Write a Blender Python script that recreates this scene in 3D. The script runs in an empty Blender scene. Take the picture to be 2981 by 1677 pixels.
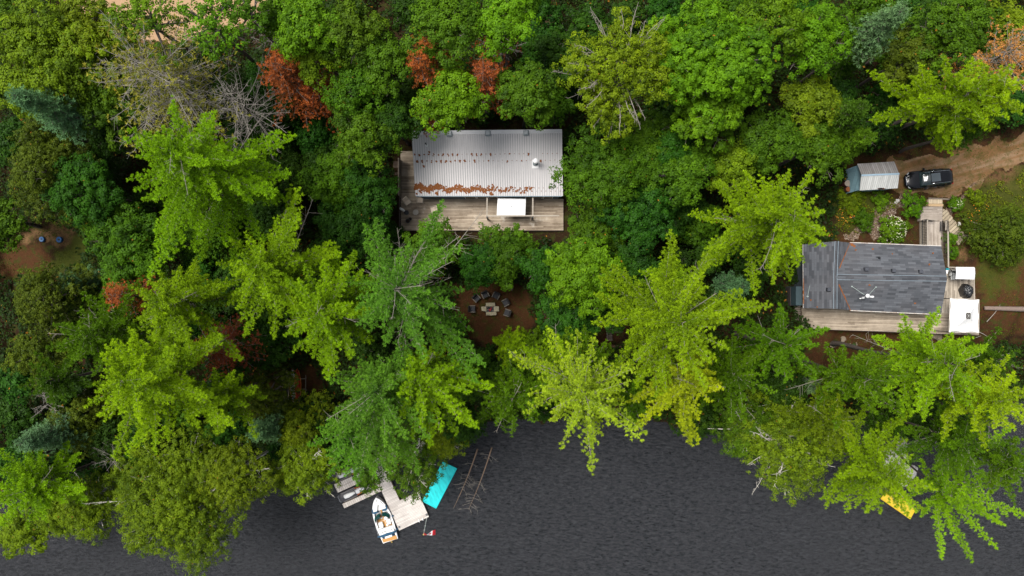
import bpy, math, random
import numpy as np
from mathutils import Vector, Matrix

# ---------------------------------------------------------------- camera, light, exposure
H = 72.0                      # camera height above the plateau the cottages stand on
F = 1987.0                    # focal length in pixels of a 2981 px wide frame
CX, CY = 1490.5, 838.5
scene = bpy.context.scene
COL = scene.collection
cam_d = bpy.data.cameras.new("camera"); cam_d.sensor_width = 36.0
cam_d.lens = F / 2981.0 * 36.0; cam_d.clip_start = 0.5; cam_d.clip_end = 2000
cam = bpy.data.objects.new("camera", cam_d); COL.objects.link(cam)
cam.location = (0, 0, H); cam.rotation_euler = (0, 0, 0)
scene.camera = cam

SUN_EL, SUN_AZ = math.radians(64), math.radians(300)   # azimuth clockwise from +Y (north): light from the west-north-west
world = bpy.data.worlds.new("World"); scene.world = world; world.use_nodes = True
wn = world.node_tree; wn.nodes.clear()
sky = wn.nodes.new("ShaderNodeTexSky"); sky.sky_type = 'NISHITA'; sky.sun_disc = False
sky.sun_elevation = SUN_EL; sky.sun_rotation = SUN_AZ; sky.air_density = 1.0; sky.dust_density = 3.0; sky.ozone_density = 1.0
bg = wn.nodes.new("ShaderNodeBackground"); bg.inputs[1].default_value = 0.085
hsv = wn.nodes.new("ShaderNodeHueSaturation"); hsv.inputs['Saturation'].default_value = 0.35   # thin even overcast
wo = wn.nodes.new("ShaderNodeOutputWorld")
wn.links.new(sky.outputs[0], hsv.inputs['Color']); wn.links.new(hsv.outputs[0], bg.inputs[0]); wn.links.new(bg.outputs[0], wo.inputs[0])
sl = bpy.data.lights.new("sun", 'SUN'); sl.energy = 2.45; sl.angle = math.radians(28); sl.color = (1.0, 0.96, 0.90)
sun = bpy.data.objects.new("sun", sl); COL.objects.link(sun)
sdir = Vector((math.sin(SUN_AZ) * math.cos(SUN_EL), math.cos(SUN_AZ) * math.cos(SUN_EL), math.sin(SUN_EL)))
sun.rotation_euler = (-sdir).to_track_quat('-Z', 'Y').to_euler(); sun.location = sdir * 100
scene.view_settings.view_transform = 'Standard'; scene.view_settings.look = 'None'
scene.view_settings.exposure = 0.95; scene.view_settings.gamma = 1.0
scene.render.engine = 'CYCLES'
try:
    scene.cycles.max_bounces = 4; scene.cycles.diffuse_bounces = 2; scene.cycles.glossy_bounces = 2
    scene.cycles.transmission_bounces = 2; scene.cycles.use_denoising = True
except Exception: pass

random.seed(7)
RNG = np.random.default_rng(11)

# ---------------------------------------------------------------- measuring and building helpers
def P(px, py, z=0.0):
    """point on the horizontal plane z seen at pixel (px, py) of the 2981 px photograph"""
    return ((px - CX) * (H - z) / F, (CY - py) * (H - z) / F, z)
def PV(vx, vy, z=0.0): return P(vx * 1.15722, vy * 1.15722, z)
def mpp(z): return (H - z) / F

SHORE_PX = [(-900, 1600), (-400, 1560), (0, 1470), (300, 1415), (600, 1395), (800, 1405), (960, 1372), (1120, 1330), (1250, 1290), (1340, 1262), (1420, 1232),
            (1600, 1222), (1850, 1228), (2100, 1240), (2400, 1225), (2600, 1240), (2700, 1225), (2800, 1190), (2981, 1160), (3400, 1100), (4200, 1050)]
WATER_Z = -6.0
_sh = np.array([P(x, y, WATER_Z)[:2] for x, y in SHORE_PX])
def shore_y(x):
    x = np.asarray(x, float)
    return np.interp(x, _sh[:, 0], _sh[:, 1]) + 0.35 * np.sin(x * 1.3) + 0.25 * np.sin(x * 2.9 + 1)
def ground_z(x, y):
    x = np.asarray(x, float); y = np.asarray(y, float)
    d = y - shore_y(x)
    t = np.clip(d / 12.5, 0, 1); up = t * t * (3 - 2 * t)
    z = -6.0 + 6.0 * up
    z = np.where(d < 0, -6.0 + 0.35 * d, z)
    z = np.maximum(z, -12)
    b = 0.16 * np.sin(x * 0.43 + 1.3 * np.sin(y * 0.21)) * np.cos(y * 0.37 + 0.6) + 0.05 * np.sin(x * 1.7 + y * 1.1) * np.sin(y * 1.9 - x * 0.4)
    return z + b * np.clip(d / 3, 0, 1) * 0.8
def gz(x, y): return float(ground_z(x, y))

def inpoly(px, py, poly):
    r = np.zeros(np.shape(px), bool); n = len(poly); j = n - 1
    for i in range(n):
        xi, yi = poly[i]; xj, yj = poly[j]
        c = ((yi > py) != (yj > py)) & (px < (xj - xi) * (py - yi) / ((yj - yi) or 1e-9) + xi)
        r ^= c; j = i
    return r

def tag(o, label=None, cat=None, group=None, kind=None):
    if label: o['label'] = label
    if cat: o['category'] = cat
    if group: o['group'] = group
    if kind: o['kind'] = kind
    return o
def empty(name, loc, rz=0.0, label=None, cat=None, group=None):
    o = bpy.data.objects.new(name, None); COL.objects.link(o)
    o.empty_display_size = 0.3; o.location = loc; o.rotation_euler = (0, 0, rz)
    return tag(o, label, cat, group)
def copy_tree(o, parent=None):
    c = o.copy(); COL.objects.link(c)
    if parent is not None: c.parent = parent
    for ch in [k for k in bpy.data.objects if k.parent == o and k != c]: copy_tree(ch, c)
    return c

def np_mesh(name, V, quads=None, tris=None, attr=None, smooth=False, col=None):
    me = bpy.data.meshes.new(name)
    nq = 0 if quads is None else len(quads); nt = 0 if tris is None else len(tris)
    me.vertices.add(len(V)); me.vertices.foreach_set("co", np.ascontiguousarray(V, np.float32).ravel())
    idx = []; st = []
    if nq: idx.append(np.asarray(quads, np.int32).ravel()); st.append(np.arange(nq) * 4)
    if nt: idx.append(np.asarray(tris, np.int32).ravel()); st.append(nq * 4 + np.arange(nt) * 3)
    idx = np.concatenate(idx); st = np.concatenate(st).astype(np.int32)
    me.loops.add(len(idx)); me.loops.foreach_set("vertex_index", idx)
    me.polygons.add(nq + nt); me.polygons.foreach_set("loop_start", st)
    me.update(calc_edges=True)
    if smooth: me.polygons.foreach_set("use_smooth", np.ones(nq + nt, bool))
    if attr is not None:
        a = me.attributes.new("v", 'FLOAT', 'FACE'); a.data.foreach_set("value", np.asarray(attr, np.float32))
    if col is not None:
        a = me.color_attributes.new("mask", 'FLOAT_COLOR', 'POINT'); a.data.foreach_set("color", np.asarray(col, np.float32).ravel())
    return me
def link(name, me, mats, parent=None, nfirst=0):
    o = bpy.data.objects.new(name, me); COL.objects.link(o)
    for m in (mats if isinstance(mats, (list, tuple)) else [mats]):
        if len(me.materials) < (len(mats) if isinstance(mats, (list, tuple)) else 1): me.materials.append(m)
    if nfirst: mi = np.ones(len(me.polygons), np.int32); mi[:nfirst] = 0; me.polygons.foreach_set('material_index', mi)
    if parent is not None: o.parent = parent
    return o

class MB:
    """collects shapes; build() links them as ONE mesh object"""
    def __init__(s): s.v = []; s.f = []; s.m = []; s.mi = 0
    def add(s, vs, fs):
        b = len(s.v); s.v += [tuple(v) for v in vs]
        for f in fs: s.f.append([b + i for i in f]); s.m.append(s.mi)
        return s
    def box(s, c, d, rz=0.0, tilt=None, bev=0.0):
        hx, hy, hz = d[0] / 2, d[1] / 2, d[2] / 2
        M = Matrix.Rotation(rz, 3, 'Z')
        if tilt: M = M @ Matrix.Rotation(tilt[1], 3, tilt[0])
        vs = []
        if bev > 0:
            b = min(bev, hx * .9, hy * .9, hz * .9)
            for z, k in ((-hz, b), (-hz + b, 0), (hz - b, 0), (hz, b)):
                x, y = hx - k, hy - k
                q = b * 0.7 if k == 0 else b * 0.4
                for px, py in ((x - q, -y), (x, -y + q), (x, y - q), (x - q, y), (-x + q, y), (-x, y - q), (-x, -y + q), (-x + q, -y)): vs.append(M @ Vector((px, py, z)) + Vector(c))
            fs = [list(range(7, -1, -1)), list(range(24, 32))]
            for l in range(3):
                for i in range(8): fs.append([l * 8 + i, l * 8 + (i + 1) % 8, l * 8 + 8 + (i + 1) % 8, l * 8 + 8 + i])
            return s.add(vs, fs)
        for z in (-hz, hz):
            for px, py in ((-hx, -hy), (hx, -hy), (hx, hy), (-hx, hy)): vs.append(M @ Vector((px, py, z)) + Vector(c))
        return s.add(vs, [[3, 2, 1, 0], [4, 5, 6, 7], [0, 1, 5, 4], [1, 2, 6, 5], [2, 3, 7, 6], [3, 0, 4, 7]])
    def prism(s, poly, z0, z1):
        n = len(poly)
        if sum(poly[i][0] * poly[(i + 1) % n][1] - poly[(i + 1) % n][0] * poly[i][1] for i in range(n)) < 0: poly = poly[::-1]
        zt = z1 if isinstance(z1, (list, tuple)) else [z1] * n
        return s.add([(x, y, z0) for x, y in poly] + [(x, y, zt[i]) for i, (x, y) in enumerate(poly)],
                     [list(range(n - 1, -1, -1)), list(range(n, 2 * n))] + [[i, (i + 1) % n, n + (i + 1) % n, n + i] for i in range(n)])
    def slab(s, pts, t):
        """a panel through 3-D corner points, thickness t downwards"""
        n = len(pts)
        return s.add([(x, y, z - t) for x, y, z in pts] + list(pts),
                     [list(range(n - 1, -1, -1)), list(range(n, 2 * n))] + [[i, (i + 1) % n, n + (i + 1) % n, n + i] for i in range(n)])
    def lathe(s, c, prof, n=16, rz=None):
        vs = []; fs = []
        for r, z in prof:
            for i in range(n):
                a = 2 * math.pi * i / n; vs.append((c[0] + r * math.cos(a), c[1] + r * math.sin(a), c[2] + z))
        for l in range(len(prof) - 1):
            for i in range(n): fs.append([l * n + i, l * n + (i + 1) % n, (l + 1) * n + (i + 1) % n, (l + 1) * n + i])
        fs.append(list(range(n - 1, -1, -1))); fs.append([(len(prof) - 1) * n + i for i in range(n)])
        return s.add(vs, fs)
    def tube(s, path, r, n=6):
        path = [Vector(p) for p in path]; k = len(path)
        rr = r if isinstance(r, (list, tuple)) else [r] * k
        vs = []; fs = []
        for i, p in enumerate(path):
            d = (path[min(i + 1, k - 1)] - path[max(i - 1, 0)]).normalized()
            u = d.cross(Vector((0, 0, 1)) if abs(d.z) < .9 else Vector((1, 0, 0))).normalized(); w = d.cross(u)
            for j in range(n):
                a = 2 * math.pi * j / n; vs.append(p + (u * math.cos(a) + w * math.sin(a)) * rr[i])
        for i in range(k - 1):
            for j in range(n): fs.append([i * n + j, i * n + (j + 1) % n, (i + 1) * n + (j + 1) % n, (i + 1) * n + j])
        fs.append(list(range(n))[::-1]); fs.append([(k - 1) * n + j for j in range(n)])
        return s.add(vs, fs)
    def loft(s, rings, cap=True, closed=True):
        n = len(rings[0]); vs = [p for r in rings for p in r]; fs = []
        for i in range(len(rings) - 1):
            for j in range(n if closed else n - 1): fs.append([i * n + j, i * n + (j + 1) % n, (i + 1) * n + (j + 1) % n, (i + 1) * n + j])
        if cap: fs.append(list(range(n))[::-1]); fs.append([(len(rings) - 1) * n + j for j in range(n)])
        return s.add(vs, fs)
    def build(s, name, mats, parent=None, off=None, smooth=False):
        me = bpy.data.meshes.new(name)
        if off is not None: vs = [(x - off[0], y - off[1], z - off[2]) for x, y, z in s.v]
        else: vs = s.v
        me.from_pydata(vs, [], s.f); ml = mats if isinstance(mats, (list, tuple)) else [mats]
        for m in ml: me.materials.append(m)
        if len(ml) > 1: me.polygons.foreach_set("material_index", s.m)
        if smooth: me.polygons.foreach_set("use_smooth", [True] * len(me.polygons))
        me.update()
        import bmesh
        bm = bmesh.new(); bm.from_mesh(me); bmesh.ops.recalc_face_normals(bm, faces=bm.faces); bm.to_mesh(me); bm.free()
        o = bpy.data.objects.new(name, me); COL.objects.link(o)
        if parent is not None: o.parent = parent
        return o

# ---------------------------------------------------------------- materials
class NT:
    def __init__(s, name):
        s.mat = bpy.data.materials.new(name); s.mat.use_nodes = True; s.t = s.mat.node_tree; s.t.nodes.clear()
        s.out = s.n("ShaderNodeOutputMaterial")
    def n(s, typ, **kw):
        nd = s.t.nodes.new(typ)
        for k, v in kw.items():
            if k.startswith('i_'): nd.inputs[int(k[2:])].default_value = v
            else: setattr(nd, k, v)
        return nd
    def l(s, a, b): s.t.links.new(a, b)
    def val(s, x, inp):
        if hasattr(x, 'links') or isinstance(x, bpy.types.NodeSocket): s.l(x, inp)
        else: inp.default_value = x
    def math(s, op, a, b=0.0, c=None):
        nd = s.n("ShaderNodeMath", operation=op); s.val(a, nd.inputs[0]); s.val(b, nd.inputs[1])
        if c is not None: s.val(c, nd.inputs[2])
        return nd.outputs[0]
    def mix(s, f, a, b, typ='MIX'):
        nd = s.n("ShaderNodeMix", data_type='RGBA', blend_type=typ)
        s.val(f, nd.inputs[0]); s.val(a if not isinstance(a, tuple) else (*a[:3], 1), nd.inputs[6]); s.val(b if not isinstance(b, tuple) else (*b[:3], 1), nd.inputs[7])
        return nd.outputs[2]
    def coord(s, kind='Object', scale=None, rot=None):
        tc = s.n("ShaderNodeTexCoord").outputs[kind]
        if scale or rot:
            m = s.n("ShaderNodeMapping"); s.l(tc, m.inputs[0])
            if scale: m.inputs['Scale'].default_value = scale
            if rot: m.inputs['Rotation'].default_value = rot
            return m.outputs[0]
        return tc
    def noise(s, vec, scale, detail=4, rough=.55, out=0, dist=0.0):
        nd = s.n("ShaderNodeTexNoise"); s.l(vec, nd.inputs['Vector']); nd.inputs['Scale'].default_value = scale
        nd.inputs['Detail'].default_value = detail; nd.inputs['Roughness'].default_value = rough; nd.inputs['Distortion'].default_value = dist
        return nd.outputs[out]
    def ramp(s, f, stops):
        nd = s.n("ShaderNodeValToRGB"); s.val(f, nd.inputs[0]); e = nd.color_ramp.elements
        while len(e) < len(stops): e.new(0.5)
        for i, (p, c) in enumerate(stops): e[i].position = p; e[i].color = (*c[:3], 1) if not isinstance(c, (int, float)) else (c, c, c, 1)
        return nd.outputs[0]
    def bsdf(s, color, rough=.7, metal=0.0, spec=.5, bump=None, bstr=.3, bdist=.02, **kw):
        b = s.n("ShaderNodeBsdfPrincipled"); s.val((*color[:3], 1) if isinstance(color, tuple) else color, b.inputs['Base Color'])
        s.val(rough, b.inputs['Roughness']); b.inputs['Metallic'].default_value = metal; b.inputs['Specular IOR Level'].default_value = spec
        for k, v in kw.items(): b.inputs[k.replace('_', ' ')].default_value = v
        if bump is not None:
            bp = s.n("ShaderNodeBump"); bp.inputs['Strength'].default_value = bstr; bp.inputs['Distance'].default_value = bdist
            s.l(bump, bp.inputs['Height']); s.l(bp.outputs[0], b.inputs['Normal'])
        s.l(b.outputs[0], s.out.inputs[0]); return s.mat
MATS = {}
def plain(name, c, rough=.6, var=.25, scale=3.0, metal=0.0, spec=.4, dirt=None, **kw):
    if name in MATS: return MATS[name]
    t = NT(name); co = t.coord()
    f = t.noise(co, scale, 5, .6)
    a = tuple(max(0, x * (1 - var)) for x in c); b = tuple(x * (1 + var) for x in c)
    col = t.mix(f, a, b)
    if dirt: col = t.mix(t.ramp(t.noise(co, scale * .6, 6, .7), [(.5, 0), (.7, 1)]), col, dirt)
    m = t.bsdf(col, rough, metal, spec, bump=t.noise(co, scale * 8, 3), bstr=.15, **kw)
    MATS[name] = m; return m
def planks(name, ca, cb, width=.14, rz=0.0, gap=(.03, .025, .02), gw=.1, seams=3.0, stain=None):
    """weathered boards: boards run along local X turned by rz"""
    if name in MATS: return MATS[name]
    t = NT(name); co = t.coord(rot=(0, 0, -rz))
    sp = t.n("ShaderNodeSeparateXYZ"); t.l(co, sp.inputs[0]); x, y = sp.outputs[0], sp.outputs[1]
    r = t.math('DIVIDE', y, width); row = t.math('FLOOR', r); fr = t.math('SUBTRACT', r, row)
    wn_ = t.n("ShaderNodeTexWhiteNoise", noise_dimensions='1D'); t.l(row, wn_.inputs['W'])
    seg = t.math('FLOOR', t.math('ADD', t.math('DIVIDE', x, seams), t.math('MULTIPLY', wn_.outputs[0], 7.0)))
    w2 = t.n("ShaderNodeTexWhiteNoise", noise_dimensions='2D'); cb_ = t.n("ShaderNodeCombineXYZ"); t.l(row, cb_.inputs[0]); t.l(seg, cb_.inputs[1]); t.l(cb_.outputs[0], w2.inputs[0])
    gr = t.n("ShaderNodeMapping"); t.l(co, gr.inputs[0]); gr.inputs['Scale'].default_value = (1.2, 22, 1)
    grain = t.noise(gr.outputs[0], 1.0, 6, .65)
    big = t.noise(co, .55, 5, .65)
    f = t.math('ADD', t.math('MULTIPLY', w2.outputs[0], .45), t.math('MULTIPLY', grain, .75))
    f = t.math('ADD', f, t.math('MULTIPLY', t.math('SUBTRACT', big, .5), 1.1))
    col = t.mix(t.ramp(f, [(.15, 0), (.95, 1)]), ca, cb)
    if stain: col = t.mix(t.ramp(t.noise(co, .45, 6, .7), [(.60, 0), (.74, .85)]), col, stain)
    g = t.math('LESS_THAN', fr, gw); col = t.mix(g, col, gap)
    m = t.bsdf(col, .85, 0, .2, bump=t.math('SUBTRACT', grain, g), bstr=.5, bdist=.01); MATS[name] = m; return m

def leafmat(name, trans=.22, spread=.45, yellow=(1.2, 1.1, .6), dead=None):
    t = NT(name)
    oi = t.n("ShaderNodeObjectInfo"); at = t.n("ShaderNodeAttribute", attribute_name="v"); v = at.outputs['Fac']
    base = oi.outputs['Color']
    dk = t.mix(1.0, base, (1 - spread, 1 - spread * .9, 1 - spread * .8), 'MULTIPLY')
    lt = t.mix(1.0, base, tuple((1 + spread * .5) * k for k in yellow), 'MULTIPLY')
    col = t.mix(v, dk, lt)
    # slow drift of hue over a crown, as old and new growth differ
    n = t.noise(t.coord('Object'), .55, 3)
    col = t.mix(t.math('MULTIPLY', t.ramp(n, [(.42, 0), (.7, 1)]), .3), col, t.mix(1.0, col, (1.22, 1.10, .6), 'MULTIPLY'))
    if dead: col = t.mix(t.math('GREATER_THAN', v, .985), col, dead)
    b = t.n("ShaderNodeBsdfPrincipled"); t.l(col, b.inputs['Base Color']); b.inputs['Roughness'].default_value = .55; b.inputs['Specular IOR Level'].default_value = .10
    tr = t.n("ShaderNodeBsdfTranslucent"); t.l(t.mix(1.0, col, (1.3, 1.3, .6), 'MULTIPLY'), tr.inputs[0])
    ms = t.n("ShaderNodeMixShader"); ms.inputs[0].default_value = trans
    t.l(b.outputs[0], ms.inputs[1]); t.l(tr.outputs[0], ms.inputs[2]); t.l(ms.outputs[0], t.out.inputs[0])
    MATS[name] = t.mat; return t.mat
M_NEEDLE = leafmat("pine_needles", .20, .62, (1.25, 1.15, .6))
M_LEAF = leafmat("broad_leaves", .20, .58, (1.3, 1.18, .6), dead=(.28, .13, .015))
M_SPRUCE = leafmat("spruce_needles", .15, .45, (1.1, 1.1, 1.05))
M_RUST = leafmat("dead_needles", .15, .50, (1.3, 1.2, 1.1))
M_BARK = plain("bark", (.17, .145, .125), .9, .45, 4.0)
M_BARKPALE = plain("pale_bark", (.27, .24, .205), .85, .35, 5.0)
M_BARKTRUNK = plain("trunk_bark", (.075, .06, .05), .95, .45, 4.0)
M_DEADWOOD = plain("dead_wood", (.27, .245, .215), .85, .35, 5.0)
M_BIRCH = plain("birch_bark", (.62, .58, .52), .7, .3, 9.0, dirt=(.12, .10, .09))
# ---------------------------------------------------------------- tree growing
def nrm(a): return a / np.maximum(np.linalg.norm(a, axis=-1, keepdims=True), 1e-9)
UP = np.array([0, 0, 1.0])

def blades(C, D, L, W, rng, upn=.8):
    """C base points, D directions, L lengths, W widths -> rhombic blades whose faces look mostly upwards"""
    n = len(C); up = nrm(UP * upn + rng.normal(0, .45, (n, 3)))
    w = nrm(np.cross(D, up)) * (np.asarray(W)[:, None] * .5)
    d = D * np.asarray(L)[:, None]
    V = np.empty((n, 4, 3)); V[:, 0] = C; V[:, 1] = C + d * .5 + w; V[:, 2] = C + d; V[:, 3] = C + d * .5 - w
    return V.reshape(-1, 3)

def tubes_np(paths, radii, sides=3):
    Vs = []; Q = []; b = 0
    for p, r in zip(paths, radii):
        p = np.asarray(p, float); k = len(p)
        d = np.empty_like(p); d[1:-1] = p[2:] - p[:-2]; d[0] = p[1] - p[0]; d[-1] = p[-1] - p[-2]; d = nrm(d)
        ref = np.where(np.abs(d[:, 2:3]) > .9, np.array([[1., 0, 0]]), UP[None]); u = nrm(np.cross(d, ref)); w = np.cross(d, u)
        rr = np.linspace(r[0], r[1], k)
        a = np.arange(sides) * 2 * np.pi / sides
        V = p[:, None] + (u[:, None] * np.cos(a)[None, :, None] + w[:, None] * np.sin(a)[None, :, None]) * rr[:, None, None]
        Vs.append(V.reshape(-1, 3))
        i = np.arange(k - 1)[:, None] * sides; j = np.arange(sides)[None]; jn = (j + 1) % sides
        Q.append(np.stack([i + j, i + jn, i + sides + jn, i + sides + j], -1).reshape(-1, 4) + b); b += k * sides
    return np.concatenate(Vs), np.concatenate(Q)

def conifer(seed, R, top, depth, base=(0, 0, 0), whorl=.75, per=6, expo=.6, tip=.2, rise=.18, droop=0.0, tuft=.30, nb=11, bw=.055, fill=1.0,
            start=.22, outline=None, bare=.0, feather=0, vn=.10, twigs=False, limb_r=.07, jit=.3, spacing=.27, side=.3, trunk_r=.28):
    """a tree of whorled arms. Origin is under the apex; trunk may lean from `base`.
    returns (needle verts, face values, wood verts, wood quads)"""
    rng = np.random.default_rng(seed)
    paths = []; rad = []; TC = []; TD = []; TV = []
    b = np.array(base, float); apex = np.array([0, 0, top])
    def trunk(z):
        t = (z - b[2]) / (top - b[2]); q = np.array([b[0] * (1 - t) ** 1.3, b[1] * (1 - t) ** 1.3, z])
        return q + np.array([.12 * math.sin(z * .5 + seed), .12 * math.cos(z * .43 + seed), 0]) * min(1, (top - z) / 3)
    tp = [trunk(z) for z in np.linspace(b[2] - .3, top - .1, 12)]; tp[0][:2] = b[:2]
    paths.append(tp); rad.append((trunk_r, .035))
    z = top - .15; k = 0
    while z > top - depth:
        t = (top - z) / depth
        n = max(3, int(round(per * (.6 + .4 * min(1, t * 4)) + rng.normal(0, .7)))); a0 = rng.uniform(0, 6.28)
        prof = tip + (1 - tip) * (t ** expo) * (1 - .25 * max(0, t - .75) * 4)
        for i in range(n):
            if rng.random() < .06: continue
            a = a0 + 6.283 * i / n + rng.normal(0, .22)
            L = R * prof * (1 + rng.normal(0, jit)) * (1.0 if t > .1 else .8)
            if outline is not None: L *= np.interp(math.degrees(a) % 360, outline[0], outline[1], period=360)
            L = max(.35, min(L, R * 1.35))
            h = np.array([math.cos(a), math.sin(a), 0]); o = trunk(z + rng.normal(0, .12)); pv = np.array([-h[1], h[0], 0])
            s = np.linspace(0, 1, 7)[:, None]; bend = rng.normal(0, .10) * L
            lift = (rise + .35 * (1 - t)) * L
            pts = o + h * L * s + UP * (lift * s ** 1.4 - droop * L * s ** 2) + pv * bend * s ** 2
            paths.append(pts); rad.append((limb_r * (.35 + .65 * min(1, L / R)) * (.5 + .5 * t), .014))
            isbare = rng.random() < bare
            if twigs or isbare:
                for q in range(int(L * (5 if twigs else 3))):
                    u = rng.uniform(.15, 1); p0 = o + h * L * u + UP * (lift * u ** 1.4 - droop * L * u * u) + pv * bend * u * u
                    dd = nrm(h * rng.uniform(.3, 1) + pv * rng.normal(0, .9) + UP * rng.normal(.15, .35)); ll = rng.uniform(.25, .9) * (1 - .5 * u) * max(1, L / 3)
                    p1 = p0 + dd * ll * .5 + rng.normal(0, .06, 3) * ll; paths.append([p0, p1, p0 + dd * ll + UP * .1 * ll + rng.normal(0, .18, 3) * ll]); rad.append((.013, .006))
            if isbare and not twigs: continue
            if fill <= 0: continue
            st = start * (.4 + .6 * rng.random())
            nside = max(2, int(L * (1 - st) / .24)); cv = rng.normal(.0, .12)
            if feather:
                for u in np.arange(st, 1.03, .13 / L):
                    if rng.random() > fill: continue
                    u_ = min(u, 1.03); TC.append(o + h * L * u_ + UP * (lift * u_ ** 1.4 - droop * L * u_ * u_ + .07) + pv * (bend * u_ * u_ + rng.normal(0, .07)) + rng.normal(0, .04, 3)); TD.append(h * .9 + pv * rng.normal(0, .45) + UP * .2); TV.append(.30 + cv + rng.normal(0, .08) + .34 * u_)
            for q in range(nside + 1):
                u = st + (1 - st) * (q + rng.random() * .5) / (nside + .5); u = min(u, 1)
                p0 = o + h * L * u + UP * (lift * u ** 1.4 - droop * L * u * u) + pv * bend * u * u
                sg = 1 if q % 2 else -1
                ang = (rng.uniform(.45, .85) if feather else rng.uniform(.6, 1.15)) * sg
                dd = h * math.cos(ang) + pv * math.sin(ang) + UP * rng.uniform(.05, .35) - UP * droop
                ll = (side * L * (max(0., 1.04 - u) ** .8) * min(1, .35 + 2.2 * u) + .20) * rng.uniform(.65, 1.15) if feather else (side * L * (1.08 - u) + .28) * rng.uniform(.6, 1.2)
                if q == nside: dd = h + UP * .2; ll = .35
                dd = nrm(dd); m = max(1, int(ll / spacing))
                for w in range(m + 1):
                    if rng.random() > fill: continue
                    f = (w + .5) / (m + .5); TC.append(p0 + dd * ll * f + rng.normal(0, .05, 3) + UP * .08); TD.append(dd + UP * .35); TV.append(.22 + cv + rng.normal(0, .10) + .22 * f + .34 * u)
                if ll > .5 and rng.random() < .5: paths.append([p0, p0 + dd * ll * .9]); rad.append((.016, .008))
        z -= whorl * (.55 + .45 * min(1, t * 3)) * rng.uniform(.8, 1.2); k += 1
    Vw, Qw = tubes_np(paths, rad, 4)
    if not TC: return None, None, Vw, Qw
    TC = np.array(TC); TD = nrm(np.array(TD)); TV = np.array(TV); n = len(TC)
    C = np.repeat(TC, nb, 0); rd = nrm(rng.normal(0, 1, (n * nb, 3)))
    D = nrm(np.repeat(TD, nb, 0) * (.8 if feather else .55) + rd * .8 + UP * .15)
    L = tuft * rng.uniform(.7, 1.25, n * nb); W = bw * rng.uniform(.8, 1.3, n * nb)
    return blades(C, D, L, W, rng), np.clip(np.repeat(TV, nb) + rng.normal(0, vn, n * nb), 0, 1), Vw, Qw

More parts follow.
